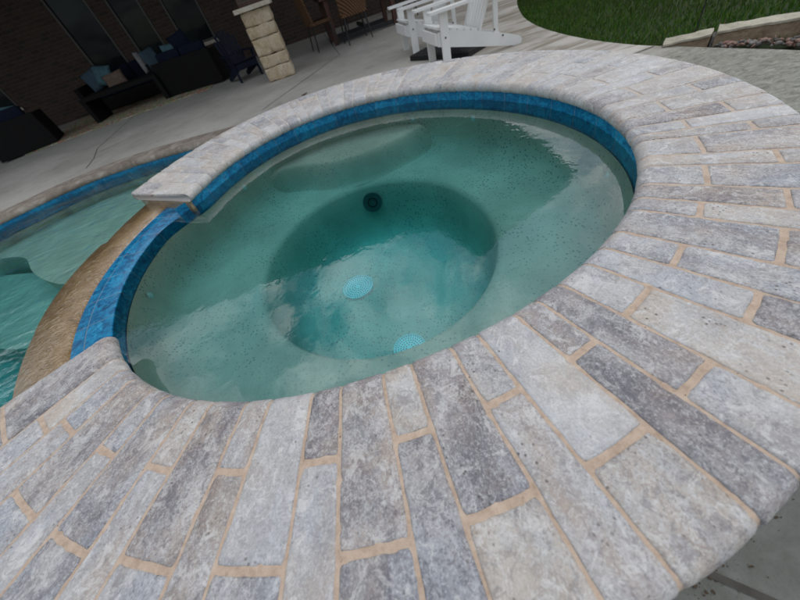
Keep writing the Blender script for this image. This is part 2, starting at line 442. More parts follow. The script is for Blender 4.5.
M = dict(
    trav=mat_travertine(), grout=mat_grout(), tile=mat_pool_tile('blue_glass_tile', 1.25),
    wettile=mat_pool_tile('wet_blue_glass_tile', 1.0),
    plaster=mat_plaster('speckled_pebble_plaster', (0.68, 0.52, 0.43), (0.02, 0.055, 0.09), 0.55),
    pplaster=mat_plaster('pool_plaster', (0.78, 0.68, 0.56), (0.22, 0.30, 0.30), 0.25),
    water=mat_water('still_spa_water', (0.12, 0.93, 0.98), 1.6,
                    [(2.2, 0.10, 0.02, 2, (1, 1, 1)), (14, 0.07, 0.008, 3, (1, 1, 1)), (45, 0.03, 0.003, 2, (1, 1, 1))]),
    pwater=mat_water('rippled_pool_water', (0.25, 0.85, 0.91), 1.1,
                     [(3.0, 0.5, 0.05, 2, (1, 1.6, 1)), (13, 0.35, 0.02, 3, (1, 1.8, 1))]),
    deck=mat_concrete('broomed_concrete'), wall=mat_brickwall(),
    lime=mat_limestone('chopped_limestone', (0.34, 0.25, 0.14), (0.50, 0.40, 0.27), (0.62, 0.55, 0.43)),
    limecap=mat_limestone('sawn_limestone', (0.40, 0.35, 0.27), (0.50, 0.45, 0.36), (0.58, 0.54, 0.46)),
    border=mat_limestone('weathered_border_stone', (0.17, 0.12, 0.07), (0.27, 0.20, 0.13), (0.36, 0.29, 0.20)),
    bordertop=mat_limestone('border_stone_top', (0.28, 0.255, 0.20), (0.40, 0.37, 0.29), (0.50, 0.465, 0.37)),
    body=mat_limestone('spa_shell_stone', (0.22, 0.15, 0.08), (0.32, 0.23, 0.14), (0.40, 0.31, 0.20)),
    weir=mat_weir(), glass=mat_glass_dark(),
    copeold=mat_limestone('weathered_pool_coping', (0.13, 0.10, 0.08), (0.24, 0.20, 0.165), (0.42, 0.38, 0.33)),
    white=simple('white_painted_resin', (0.78, 0.78, 0.76), 0.45, 0.05, 5),
    navy=simple('navy_painted_wood', (0.004, 0.008, 0.022), 0.6, 0.2, 8, spec=0.25),
    navycloth=simple('navy_cushion_fabric', (0.008, 0.012, 0.026), 0.9, 0.25, 30, 0.3, spec=0.15),
    wicker=mat_wicker('dark_wicker', (0.013, 0.012, 0.012)),
    tan=mat_wicker('tan_wicker', (0.22, 0.12, 0.065)),
    black=simple('black_powder_coat', (0.012, 0.012, 0.013), 0.45, 0.2, 10),
    rubber=simple('black_rubber', (0.012, 0.012, 0.013), 0.7, 0.3, 20, 0.3),
    redwood=simple('red_brown_wood', (0.075, 0.028, 0.017), 0.5, 0.35, 12, 0.2, coords_scale=(1, 1, 0.15)),
    darkwood=simple('dark_stained_wood', (0.05, 0.032, 0.022), 0.6, 0.35, 9, 0.2, coords_scale=(1, 0.15, 1)),
    teal=simple('pale_teal_fabric', (0.065, 0.14, 0.165), 0.9, 0.35, 11, 0.2),
    bluep=simple('dusty_blue_fabric', (0.05, 0.085, 0.115), 0.9, 0.2, 11, 0.2),
    greyp=simple('grey_white_fabric', (0.24, 0.24, 0.235), 0.9, 0.25, 14, 0.2),
    coral=simple('tan_patterned_fabric', (0.17, 0.12, 0.09), 0.9, 0.35, 16, 0.2),
    rug=mat_rug(), cyan=simple('turquoise_plastic', (0.50, 0.90, 0.93), 0.5, 0.08, 9),
    fitting=simple('white_jet_plastic', (0.62, 0.70, 0.70), 0.3, 0.05, 9),
    dark=simple('dark_void', (0.012, 0.014, 0.015), 0.8, 0.2, 9),
    trim=simple('pale_window_trim', (0.06, 0.055, 0.048), 0.5, 0.1, 9),
    soil=simple('lawn_soil', (0.020, 0.035, 0.008), 0.95, 0.4, 5, 0.5),
    shingle=simple('grey_brown_shingle', (0.11, 0.095, 0.08), 0.9, 0.35, 25, 0.5),
    soffit=simple('brown_soffit_boards', (0.05, 0.04, 0.032), 0.7, 0.25, 6),
    purple=simple('purple_petals', (0.18, 0.03, 0.16), 0.6, 0.2, 20),
    leaf=simple('dead_leaf', (0.06, 0.038, 0.02), 0.8, 0.3, 30),
    pink=mat_limestone('pink_river_rock', (0.14, 0.07, 0.05), (0.26, 0.15, 0.12), (0.38, 0.27, 0.22)),
    grey=mat_limestone('grey_river_rock', (0.05, 0.045, 0.04), (0.14, 0.13, 0.12), (0.30, 0.29, 0.27)),
    gunmetal=simple('dark_grey_plastic', (0.10, 0.14, 0.14), 0.4, 0.1, 9),
    joint=simple('dark_joint_filler', (0.07, 0.065, 0.057), 0.9, 0.3, 20),
)

# ------------------------------------------------------------------ plan shapes
def fourier(c, th):
    v = c[0]
    for k in range(1, (len(c) - 1) // 2 + 1):
        v += c[2 * k - 1] * math.cos(k * th) + c[2 * k] * math.sin(k * th)
    return v
CIN = [1.0292, 0.0299, 0.0105, -0.0297, 0.0033, 0.0179, -0.0357, -0.0025, 0.0022]
COUT = [1.5265, 0.0142, 0.081, -0.0367, -0.0057, 0.0152, -0.0218, 0.0111, 0.0079]
def wrap(d):
    while d < -150: d += 360
    while d > 210: d -= 360
    return d
def r_in(d): return fourier(CIN, R(d))
def r_out(d): return fourier(COUT, R(d))
def sstep(x): x = max(0, min(1, x)); return x * x * (3 - 2 * x)
def r_wall(d):
    """tile wall radius; eases to the spillway wall on the left"""
    d = wrap(d)
    base = r_in(d) + 0.030 + 0.05 * math.exp(-((d + 128) / 12.0) ** 2)
    k = sstep((d - 145) / 20) if d > 100 else 0
    if d < -100: k = 1 - sstep((d + 150) / 25)
    return base * (1 - k) + 1.087 * k
T0, T1I, T1O = -148.0, 153.4, 149.6        # coping ends: near end (radial), far end (inner, outer)

# ------------------------------------------------------------------ spa
spa = empty('hot_tub', (0, 0, 0), 0, 'raised round stone spa with turquoise water and a wide ring of grey travertine coping', 'hot tub')

def polar(d, r, z): return (r * math.cos(R(d)), r * math.sin(R(d)), z)

W_ = (0.48, 0.475, 0.47); B_ = (0.34, 0.35, 0.37); L_ = (0.425, 0.42, 0.42)
T_ = (0.375, 0.345, 0.325); D_ = (0.30, 0.285, 0.29); C_ = (0.485, 0.445, 0.40)
# (far joint angle, radius of the cross joint, inner stone, outer stone)
strips = [(-140.2, 1.33, (T_, .9), (B_, .5)), (-136.3, 1.25, (C_, .1), (L_, .4)), (-132.4, 1.212, (B_, .5), (L_, .4)),
          (-127.2, 1.345, (T_, .75), (B_, .3)), (-124.0, 1.20, (L_, .5), (L_, .2)), (-119.0, 1.342, (B_, .75), (B_, .8)),
          (-115.7, 1.192, (C_, .3), (L_, .2)), (-110.5, 1.33, (T_, .85), (B_, .4)), (-107.2, 1.18, (B_, .35), (T_, .5)),
          (-101.7, 1.322, (L_, .15), (B_, .6)), (-98.0, 1.172, (D_, .9), (L_, .15)), (-92.8, 1.315, (T_, .7), (B_, .8)),
          (-89.2, 1.167, (C_, .4), (B_, .9)), (-84.0, 1.313, (D_, .7), (C_, .45)), (-80.3, 1.168, (L_, .45), (L_, .35)),
          (-74.9, 1.319, (W_, .1), (C_, .5)), (-71.4, 1.172, (T_, .4), (D_, 1.)), (-67.3, 1.317, (D_, .75), (L_, .45)),
          (-62.3, 1.174, (L_, .4), (C_, .1)), (-58.5, 1.325, (W_, .25), (D_, .9)), (-54.5, 1.185, (L_, .4), (B_, .3)),
          (-49.2, 1.338, (B_, .5), (D_, .7)), (-46.0, 1.197, (L_, .3), (C_, .2)), (-42.3, 1.351, (T_, .8), (B_, .5)),
          (-37.3, 1.21, (L_, .4), (B_, .5)), (-34.2, 1.366, (C_, .15), (L_, .5)), (-29.0, 1.221, (C_, .2), (T_, .4)),
          (-26.5, 1.367, (T_, .3), (B_, .6)), (-23.3, 1.224, (L_, .3), (W_, .1)), (-19.5, 1.366, (D_, .9), (L_, .2))]
rnd = random.Random(21)
a = -19.5; wide = True; short = True
while a < 149:
    a2 = a + (rnd.uniform(4.6, 6.0) if wide else rnd.uniform(3.0, 3.6))
    if a2 > 149.5 or 153.4 - a2 < 3: a2 = 153.4
    base = r_in(a)
    pal = [(W_, .1), (C_, .1), (L_, .25), (W_, .2), (C_, .3), (L_, .5), (T_, .3), (W_, .15)]
    pi, po = rnd.choice(pal), rnd.choice(pal)
    if rnd.random() < 0.13: pi = (D_, .7)
    if rnd.random() < 0.08: po = (B_, .6)
    strips.append((a2, base + (0.155 if short else 0.31), pi, po))
    a = a2; wide = not wide; short = not short
    if a2 >= 153.3: break

bv, bf, btone, buv = [], [], [], []
def prof_pts(d, s):
    """profile of the coping at angle d: s = list of tags -> (r, z, nr, nz)"""
    kind, val = s
    ri, ro = r_in(d), r_out(d)
    if kind == 'in':
        a_ = val
        return ri + 0.030 - 0.030 * math.cos(a_), -0.026 + 0.026 * math.sin(a_), -math.cos(a_), math.sin(a_)
    if kind == 'out':
        a_ = val
        return ro - 0.022 + 0.022 * math.cos(a_), -0.026 + 0.026 * math.sin(a_), math.cos(a_), math.sin(a_)
    return val, 0.0, 0.0, 1.0

def add_stone(dA, dB, r0, r1, tone, dk, inner, outer, dA2=None, dB2=None):
    """one travertine stone between joint lines dA and dB (angles at the inner / outer end)"""
    seed = len(bv) * 0.013 + 3.1
    uo, vo_ = rnd.uniform(0, 50), rnd.uniform(0, 50)
    jv = rnd.uniform(-0.05, 0.05)
    tone = tuple(max(0.02, c * (1 + jv) ) for c in tone)
    near = (dA < -30)
    step = 0.010 if near else 0.02
    S = []
    if r_out((dA + dB) / 2) > 9: pass
    if inner: S += [('in', -math.pi / 2 + 0.02), ('in', -1.1), ('in', -0.6), ('in', -0.2), ('in', 0.2), ('in', 0.55), ('in', 0.9), ('in', 1.2), ('in', 1.45)]
    e0 = r0 + (0.032 if inner else 0.0); e1 = r1 - (0.024 if outer else 0)
    rr = []
    if not inner: rr += [e0, e0 + 0.0015, e0 + 0.004, e0 + 0.008]
    else: rr += [e0 + 0.004]
    end = [] if outer else [e1 - 0.008, e1 - 0.004, e1 - 0.0015, e1]
    x = rr[-1] + step
    lim = (end[0] if end else e1) - step * 0.5
    while x < lim: rr.append(x); x += step
    rr += end if end else [e1]
    S += [('top', q) for q in rr]
    if outer: S += [('out', q) for q in (1.35, 1.0, 0.6, 0.2, -0.3, -0.8, -1.4)]
    wm = (dB - dA) * math.pi / 180 * (r0 + r1) / 2
    V = [0.0, 0.0015, 0.004, 0.008]
    nmid = max(2, int((wm - 0.016) / (0.009 if near else 0.018)))
    V = [(v, 0) for v in V] + [(i / nmid, 1) for i in range(1, nmid)] + [(v, 2) for v in V[::-1]]
    grid = []; acc = 0.0; last = None
    for si, s in enumerate(S):
        row = []
        for vi, (v, tag) in enumerate(V):
            # angle for this v at this radius
            rr_, z_, nr, nz = prof_pts((dA + dB) / 2, s)
            f = 0.0 if r_out(dA) == r_in(dA) else (rr_ - r_in(dA)) / (r_out(dA) - r_in(dA))
            a0 = dA + ((dA2 - dA) * f if dA2 is not None else 0)
            a1 = dB + ((dB2 - dB) * f if dB2 is not None else 0)
            w = (a1 - a0) * math.pi / 180 * rr_
            g = 0.0019
            dend = 9.0
            if not inner: dend = min(dend, rr_ - e0) if s[0] != 'in' else dend
            if not outer: dend = min(dend, e1 - rr_)
            cr = 0.0045 * max(0.0, 1 - dend / 0.014) ** 2
            ja = 0.0015 * noise.noise(Vector((rr_ * 26, seed, 0.3))) + 0.0009 * noise.noise(Vector((rr_ * 75, seed, 7.3)))
            jb = 0.0015 * noise.noise(Vector((rr_ * 26, seed, 9.7))) + 0.0009 * noise.noise(Vector((rr_ * 75, seed, 4.1)))
            lo = g + cr + ja; hi = w - g - cr - jb
            if tag == 0: y = lo + v
            elif tag == 2: y = hi - v
            else: y = lo + 0.008 + (hi - lo - 0.016) * v
            ang = a0 + math.degrees(y / rr_)
            rr_, z_, nr, nz = prof_pts(ang, s)
            if s[0] == 'top' and not inner and rr_ < e0 + 0.012:
                rr_ += 0.0016 * noise.noise(Vector((y * 60, seed, 1.0)))
            if s[0] == 'top' and not outer and rr_ > e1 - 0.012:
                rr_ += 0.0016 * noise.noise(Vector((y * 60, seed, 2.0)))
            dv = v if tag in (0, 2) else 9.0
            de = min(dv, dend)
            off = 0.0
            if de < 0.0085:
                k = 1 - de / 0.0085
                off = -0.0035 * k * k - (0.009 if de < 0.0004 else 0)
            if de < 0.022:
                cn = noise.noise(Vector((rr_ * 45, y * 45 + seed, 5.0)))
                if cn > 0.30: off -= min(0.0020, (cn - 0.30) * 0.012) * (1 - de / 0.022)
            off += 0.0013 * noise.noise(Vector((rr_ * 14, y * 14 + seed, 0))) + 0.0005 * noise.noise(Vector((rr_ * 60, y * 60 + seed, 0)))
            bv.append(polar(ang, rr_ + nr * off, z_ + nz * off))
            btone.append((tone[0], tone[1], tone[2], dk))
            buv.append((rr_ + uo + (abs(z_) if s[0] != 'top' else 0) * (-1 if s[0] == 'in' else 1), y + vo_))
            row.append(len(bv) - 1)
        grid.append(row)
    for i in range(len(grid) - 1):
        for j in range(len(V) - 1):
            bf.append((grid[i][j], grid[i + 1][j], grid[i + 1][j + 1], grid[i][j + 1]))

prev = T0
for k, (nxt, rc, ti, to) in enumerate(strips):
    A2 = B2 = None
    if nxt > 140:       # ease the last joints towards the slanted end cut
        B2 = nxt + (T1O - T1I) * (nxt - 138) / (T1I - 138)
    if prev > 140:
        A2 = prev + (T1O - T1I) * (prev - 138) / (T1I - 138)
    mid = (prev + nxt) / 2
    ro = r_out(mid)
    add_stone(prev, nxt, r_in(mid), rc - 0.005, *ti, True, False, A2, B2)
    extra = []
    if ro - rc > 0.36:
        rc2 = rc + (0.30 if rc - r_in(mid) < 0.2 else 0.155)
        add_stone(prev, nxt, rc + 0.005, rc2 - 0.005, *to, False, False, A2, B2)
        add_stone(prev, nxt, rc2 + 0.005, ro, *rnd.choice([(L_, .3), (W_, .15), (C_, .2), (B_, .5)]), False, True, A2, B2)
    else:
        add_stone(prev, nxt, rc + 0.005, ro, *to, False, True, A2, B2)
    prev = nxt
stones = pydata('coping', bv, bf, M['trav'], spa, smooth=True)
me = stones.data
ca = me.color_attributes.new('stone_tone', 'FLOAT_COLOR', 'POINT')
for i, c in enumerate(btone): ca.data[i].color = c
uvl = me.uv_layers.new(name='UVMap')
for lp in me.loops: uvl.data[lp.index].uv = buv[lp.vertex_index]

# grout bed: full profile ring a little lower than the stones
gv, gf = [], []
prof = [('in', -1.5), ('in', -1.0), ('in', -0.5), ('in', 0.0), ('in', 0.5), ('in', 1.0), ('in', 1.4)]
nT = 300
for i in range(nT + 1):
    f = i / nT
    row = []
    for j in range(7 + 12 + 6):
        di = T0 + 0.1 + (T1I - 0.1 - T0 - 0.1) * f
        do = T0 + 0.1 + (T1O - 0.1 - T0 - 0.1) * f
        if j < 7: s = prof[j]; d = di
        elif j < 19:
            q = (j - 6.5) / 12.5
            d = di + (do - di) * q
            s = ('top', r_in(d) + 0.034 + (r_out(d) - r_in(d) - 0.060) * (j - 7) / 11)
        else: s = ('out', (1.3, 0.8, 0.3, -0.3, -0.9, -1.5)[j - 19]); d = do
        r_, z_, nr, nz = prof_pts(d, s)
        lower = 0.0030 + 0.0010 * noise.noise(Vector((r_ * 40, d * 0.7, 0)))
        gv.append(polar(d, r_ - nr * lower, z_ - nz * lower)); row.append(len(gv) - 1)
    if i:
        for j in range(len(row) - 1): gf.append((gprev[j], row[j], row[j + 1], gprev[j + 1]))
    gprev = row
for base in (0, nT * 25):            # end faces
    gf.append(tuple(range(base, base + 25)))
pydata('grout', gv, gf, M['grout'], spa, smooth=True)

def ring(name, d0, d1, rz, mat, parent, n=200, uvmode=None, close=False):
    """surface of revolution-like sheet; rz(d) -> list of (r, z)"""
    vs, fs, us = [], [], []
    prevr = None
    arc = 0.0; lastp = None
    for i in range(n + 1):
        d = d0 + (d1 - d0) * i / n
        pts = rz(d); row = []
        cp = Vector(polar(d, pts[0][0], 0))
        if lastp is not None: arc += (cp - lastp).length
        lastp = cp
        s = 0.0
        for j, (r, z) in enumerate(pts):
            if j: s += math.hypot(r - pts[j - 1][0], z - pts[j - 1][1])
            vs.append(polar(d, r, z)); us.append((arc + 0.03, s)); row.append(len(vs) - 1)
        if prevr:
            for j in range(len(row) - 1): fs.append((prevr[j], row[j], row[j + 1], prevr[j + 1]))
        prevr = row
    o = pydata(name, vs, fs, mat, parent, smooth=False)
    uvl = o.data.uv_layers.new(name='UVMap')
    for lp in o.data.loops: uvl.data[lp.index].uv = us[lp.vertex_index]
    for p in o.data.polygons: p.use_smooth = True
    return o

# coping underside and shell of the raised spa, below the coping
def shell_rz(d):
    rw = r_wall(d); ro = r_out(d) - 0.045
    return [(rw - 0.001, -0.052), (ro, -0.052), (ro, -0.30), (ro, -1.5)]
ring('shell', T0, T1O, shell_rz, M['body'], spa, 200)
# end cheeks of the raised wall on both sides of the spillway
for d, dd in ((T0, 0.0), (T1O, T1I - T1O)):
    bm = bmesh.new()
    rw, ro = r_wall(d) - 0.012, r_out(d) - 0.045
    n_ = 8
    grid = []
    for i in range(n_ + 1):
        q = i / n_; r_ = rw + (ro - rw) * q; dq = d + dd * (1 - q)
        t_ = math.degrees(0.02 / r_) * (1 if d < 0 else -1)
        grid.append([bm.verts.new(polar(dq, r_, -0.05)), bm.verts.new(polar(dq, r_, -0.11)),
                     bm.verts.new(polar(dq + t_, r_, -0.11)), bm.verts.new(polar(dq + t_, r_, -0.05))])
    for i in range(n_):
        for j in range(4):
            bm.faces.new((grid[i][j], grid[i + 1][j], grid[i + 1][(j + 1) % 4], grid[i][(j + 1) % 4]))
    bm.faces.new(grid[0]); bm.faces.new(grid[-1][::-1])
    mesh_obj('end_cheek', bm, M['weir'], spa)

# waterline tile band
ring('tile_band', T0 - 4, T1I + 3, lambda d: [(r_wall(d), -0.050), (r_wall(d), -0.152)], M['tile'], spa, 260)
ring('spillway_tile', T1I - 3.4, 360 + T0 + 0.2, lambda d: [(r_wall(d), -0.152), (r_wall(d), -0.100), (r_wall(d) + 0.006, -0.0935), (1.228, -0.088)], M['wettile'], spa, 90)
def weir_rz(d):
    w = 1.43 + 0.03 * math.sin(R((d - 150) * 4)) * (1 if d < 190 else 0.5)
    if d < 165: w = 1.43 + (165 - d) * 0.003
    return [(1.2285, -0.0885), (1.235, -0.080), (1.32, -0.079), (w - 0.02, -0.083), (w, -0.10), (w, -0.16), (w - 0.03, -0.2), (w - 0.03, -1.5)]
ring('spillway', T1O - 1.5, 360 + T0, weir_rz, M['weir'], spa, 90)

# basin: wall, bench, footwell
def foot_r(d):
    # rim traced as a slightly egg shaped circle
    a_ = R(d)
    return 0.635 + 0.035 * math.cos(2 * (a_ - R(90))) - 0.04 * math.sin(a_) + 0.0 * math.cos(a_)
def basin_rz(d):
    rw = r_wall(d) - 0.004; f = foot_r(d)
    p = [(rw, -0.150), (rw - 0.004, -0.22), (rw - 0.012, -0.30), (rw - 0.03, -0.345), (rw - 0.065, -0.368), (rw - 0.12, -0.374)]
    p += [(f + 0.10, -0.377), (f + 0.03, -0.381), (f + 0.008, -0.39), (f - 0.004, -0.41), (f - 0.012, -0.50), (f - 0.02, -0.62), (f - 0.035, -0.70), (f - 0.075, -0.74), (f - 0.14, -0.752)]
    p += [(f * 0.5, -0.755), (0.0001, -0.757)]
    return p
ring('basin', -180, 180, basin_rz, M['plaster'], spa, 240)
# shallow entry step against the far wall
bm = bmesh.new()
step_outline = [(-0.74, 0.86), (-0.52, 0.90), (-0.33, 0.83), (-0.16, 0.72), (0.02, 0.665), (0.21, 0.66), (0.43, 0.71), (0.62, 0.80), (0.78, 0.90)]
pts = []
for i in range(len(step_outline) - 1):
    p0 = Vector(step_outline[max(0, i - 1)]); p1 = Vector(step_outline[i]); p2 = Vector(step_outline[i + 1]); p3 = Vector(step_outline[min(len(step_outline) - 1, i + 2)])
    for k in range(6):
        t = k / 6
        pts.append(0.5 * ((2 * p1) + (p2 - p0) * t + (2 * p0 - 5 * p1 + 4 * p2 - p3) * t * t + (3 * p1 - p0 - 3 * p2 + p3) * t ** 3))
pts.append(Vector(step_outline[-1]))
back = [Vector(polar(d, r_wall(d) + 0.01, 0)[:2]) for d in range(50, 131, 4)]
loop = pts + back
rings_ = []
for z, ins in [(-0.222 - 0.158 * sstep(q / 11) , 0.10 - 0.11 * (q / 11)) for q in range(12)]:
    row = []
    for i, p in enumerate(loop):
        if i < len(pts):
            c_ = Vector((0.1, 1.25)); dv = (c_ - p).normalized()
            q = p + dv * ins
        else: q = p
        t_ = i / (len(pts) - 1) if i < len(pts) else 1 - (i - len(pts)) / (len(back) - 1)
        hs = (0.25 + 0.75 * sstep(t_ / 0.12)) * (0.25 + 0.75 * sstep((1 - t_) / 0.12))
        row.append(bm.verts.new((q.x, q.y, -0.385 + (z + 0.385) * hs)))
    rings_.append(row)
n_ = len(loop)
for a_, b_ in zip(rings_, rings_[1:]):
    for i in range(n_): bm.faces.new((a_[i], a_[(i + 1) % n_], b_[(i + 1) % n_], b_[i]))
bmesh.ops.triangle_fill(bm, edges=[e for e in bm.edges if e.verts[0] in rings_[0] and e.verts[1] in rings_[0]], use_beauty=True)
mesh_obj('entry_step', bm, M['plaster'], spa, True)

# drains, suction cover and jets
def drain(name, loc, r, mat, normal=(0, 0, 1)):
    bm = bmesh.new()
    bmesh.ops.create_cone(bm, cap_ends=True, segments=40, radius1=r, radius2=r * 0.94, depth=0.012, matrix=Matrix.Translation((0, 0, 0.006)))
    ed = [e for e in bm.edges if all(v.co.z > 0.011 for v in e.verts)]
    bmesh.ops.bevel(bm, geom=ed, offset=0.003, segments=2, affect='EDGES')
    q = Vector(normal).to_track_quat('Z', 'Y').to_matrix().to_4x4()
    o = mesh_obj(name, bm, mat, spa, matrix=Matrix.Translation(loc) @ q)
    bm = bmesh.new()
    for k, rr in enumerate((0.22, 0.38, 0.54, 0.70, 0.85)):
        n = 8 + k * 7
        for i in range(n):
            a_ = 2 * math.pi * i / n + k * 0.3
            bmesh.ops.create_cone(bm, cap_ends=True, segments=6, radius1=r * 0.035, radius2=r * 0.035, depth=0.002,
                                  matrix=Matrix.Translation((rr * r * math.cos(a_), rr * r * math.sin(a_), 0.0127)))
    mesh_obj('grille', bm, M['dark'], o)
    bm = bmesh.new()
    for i in range(40):
        a0, a1 = 2 * math.pi * i / 40, 2 * math.pi * (i + 1) / 40
        tube(bm, (r * 0.97 * math.cos(a0), r * 0.97 * math.sin(a0), 0.012), (r * 0.97 * math.cos(a1), r * 0.97 * math.sin(a1), 0.012), r * 0.045, 6)
    mesh_obj('rim', bm, mat, o, True)
    return o
drain('drain_cover', (-0.185, 0.10, -0.754), 0.10, M['cyan'])
drain('drain_cover', (0.005, -0.475, -0.750), 0.085, M['cyan'])
d_ = 82.0; f_ = foot_r(d_) - 0.020
o = drain('suction_cover', polar(d_, f_, -0.50), 0.066, M['gunmetal'], (-math.cos(R(d_)), -math.sin(R(d_)), 0.25))
bm = bmesh.new()
for i in range(28):
    a0, a1 = 2 * math.pi * i / 28, 2 * math.pi * (i + 1) / 28
    tube(bm, (0.03 * math.cos(a0), 0.03 * math.sin(a0), 0.016), (0.03 * math.cos(a1), 0.03 * math.sin(a1), 0.016), 0.004, 6)
mesh_obj('rim', bm, M['dark'], o)
for d, z in ((183, -0.215), (131, -0.20), (36, -0.20), (-18, -0.235), (60, -0.20)):
    r_ = r_wall(d) - 0.004
    bm = bmesh.new()
    bmesh.ops.create_cone(bm, cap_ends=True, segments=24, radius1=0.020, radius2=0.016, depth=0.012)
    q = Vector((-math.cos(R(d)), -math.sin(R(d)), 0)).to_track_quat('Z', 'Y').to_matrix().to_4x4()
    o = mesh_obj('jet', bm, M['fitting'], spa, matrix=Matrix.Translation(polar(d, r_, z)) @ q)
    bm = bmesh.new()
    bmesh.ops.create_cone(bm, cap_ends=True, segments=16, radius1=0.008, radius2=0.008, depth=0.004, matrix=Matrix.Translation((0, 0, 0.0072)))
    mesh_obj('nozzle', bm, M['white'], o)

# spa water: closed body, its sides just inside the shell
def closed_water(name, loop, ztop, zbot, mat, label=None):
    bm = bmesh.new()
    top = [bm.verts.new((x, y, ztop)) for x, y in loop]
    bot = [bm.verts.new((x, y, zbot)) for x, y in loop]
    n = len(loop)
    for i in range(n): bm.faces.new((top[i], top[(i + 1) % n], bot[(i + 1) % n], bot[i]))
    bm.faces.new(top); bm.faces.new(bot[::-1])
    o = mesh_obj(name, bm, mat)
    return props(o, kind='structure')
closed_water('water', [polar(d, r_wall(d) + 0.004, 0)[:2] for d in range(-180, 180, 2)], WATER, -0.80, M['water'])

# ------------------------------------------------------------------ swimming pool
def catmull(P, n=8, closed=False):
    out = []
    m = len(P)
    rng = range(m if closed else m - 1)
    for i in rng:
        p0 = Vector(P[(i - 1) % m] if closed else P[max(0, i - 1)]); p1 = Vector(P[i]); p2 = Vector(P[(i + 1) % m])
        p3 = Vector(P[(i + 2) % m] if closed else P[min(m - 1, i + 2)])
        for k in range(n):
            t = k / n
            out.append(0.5 * ((2 * p1) + (p2 - p0) * t + (2 * p0 - 5 * p1 + 4 * p2 - p3) * t * t + (3 * p1 - p0 - 3 * p2 + p3) * t ** 3))
    if not closed: out.append(Vector(P[-1]))
    return out
pool_free = catmull([(-0.55, 1.42), (-0.50, 2.10), (-0.72, 2.72), (-1.12, 3.06), (-1.55, 3.24), (-2.10, 3.40), (-2.75, 3.50), (-3.35, 3.46),
                     (-3.90, 3.22), (-4.55, 2.72), (-5.3, 1.7), (-5.9, 0.2), (-6.0, -1.4), (-5.3, -2.7), (-3.8, -3.2),
                     (-2.3, -2.7), (-1.5, -1.8), (-1.10, -0.98)], 8)
spa_arc = [Vector(polar(d, 1.36, 0)[:2]) for d in range(220, 112, -4)]
pool_loop = list(pool_free) + spa_arc
def offset_poly(P, d):
    out = []
    for i, p in enumerate(P):
        a_ = P[max(0, i - 1)]; b_ = P[min(len(P) - 1, i + 1)]
        t = (b_ - a_).normalized()
        out.append(p + Vector((t.y, -t.x)) * d)
    return out
cop_out = offset_poly(pool_free, -0.33)
# which side is outward
cen = Vector((-3.2, 0.3))
if (cop_out[40] - cen).length < (pool_free[40] - cen).length: cop_out = offset_poly(pool_free, 0.33)
pool = empty('swimming_pool', (-3, 0.5, DECK), 0, 'free-form swimming pool with blue waterline tile and weathered coping beside the spa', 'swimming pool')
pool_i = Matrix.Translation((3, -0.5, -DECK))
def child_world(o):
    o.matrix_parent_inverse = pool_i
    return o
bm = bmesh.new()
rows = []
for p, q in zip(pool_free, cop_out):
    u = (p - q).normalized()
    prof_ = []
    for t, z in ((0.0, 0.004), (0.0, 0.028), (0.02, 0.034), (0.30, 0.036), (0.33, 0.030), (0.350, 0.012), (0.355, -0.01), (0.345, -0.028), (0.325, -0.032)):
        xy = q + u * t
        prof_.append(bm.verts.new((xy.x, xy.y, DECK + z - 0.012 + 0.002 * noise.noise(Vector((xy.x * 5, xy.y * 5, 0))))))
    rows.append(prof_)
for a_, b_ in zip(rows, rows[1:]):
    for j in range(len(a_) - 1): bm.faces.new((a_[j], b_[j], b_[j + 1], a_[j + 1]))
child_world(mesh_obj('coping', bm, M['copeold'], pool, True))
def strip_wall(name, P, z0, z1, mat):
    vs, fs, us = [], [], []
    s = 0.0
    for i, p in enumerate(P):
        if i: s += (p - P[i - 1]).length
        vs += [(p.x, p.y, z0), (p.x, p.y, z1)]; us += [(s, 0.0), (s, z0 - z1)]
        if i: fs.append((2 * i - 2, 2 * i - 1, 2 * i + 1, 2 * i))
    o = pydata(name, vs, fs, mat, pool, True)
    uvl = o.data.uv_layers.new(name='UVMap')
    for lp in o.data.loops: uvl.data[lp.index].uv = us[lp.vertex_index]
    return child_world(o)
strip_wall('tile_band', pool_free, DECK - 0.03, DECK - 0.19, M['tile'])
strip_wall('pool_wall', pool_loop + [pool_loop[0]], DECK - 0.188, -1.85, M['pplaster'])
# pool floor with a tanning ledge and a middle step
def flat_poly(name, P, z, mat, parent, thick=None):
    bm = bmesh.new()
    top = [bm.verts.new((p[0], p[1], z)) for p in P]
    es = [bm.edges.new((top[i], top[(i + 1) % len(top)])) for i in range(len(top))]
    bmesh.ops.triangle_fill(bm, edges=es, use_beauty=True)
    if thick:
        bot = [bm.verts.new((p[0], p[1], z - thick)) for p in P]
        for i in range(len(P)):
            j = (i + 1) % len(P)
            bm.faces.new((top[i], top[j], bot[j], bot[i]))
    return mesh_obj(name, bm, mat, parent)
child_world(flat_poly('pool_floor', pool_loop, -1.30, M['pplaster'], pool))
ledge = catmull([(-5.4, 2.9), (-4.55, 2.62), (-4.25, 2.62), (-3.82, 2.40), (-3.45, 1.95), (-3.05, 1.58), (-2.65, 1.36), (-2.0, 1.28), (-1.3, 1.0), (-0.9, 0.8)], 6)
child_world(flat_poly('tanning_ledge', list(ledge) + [Vector((-0.2, 1.6)), Vector((-0.2, 3.8)), Vector((-5.6, 4.0))], -0.70, M['pplaster'], pool, 0.62))
step2 = catmull([(-5.6, 1.9), (-4.3, 1.55), (-3.75, 1.25), (-3.35, 1.02), (-2.9, 0.85), (-2.2, 0.6), (-1.3, 0.3)], 6)
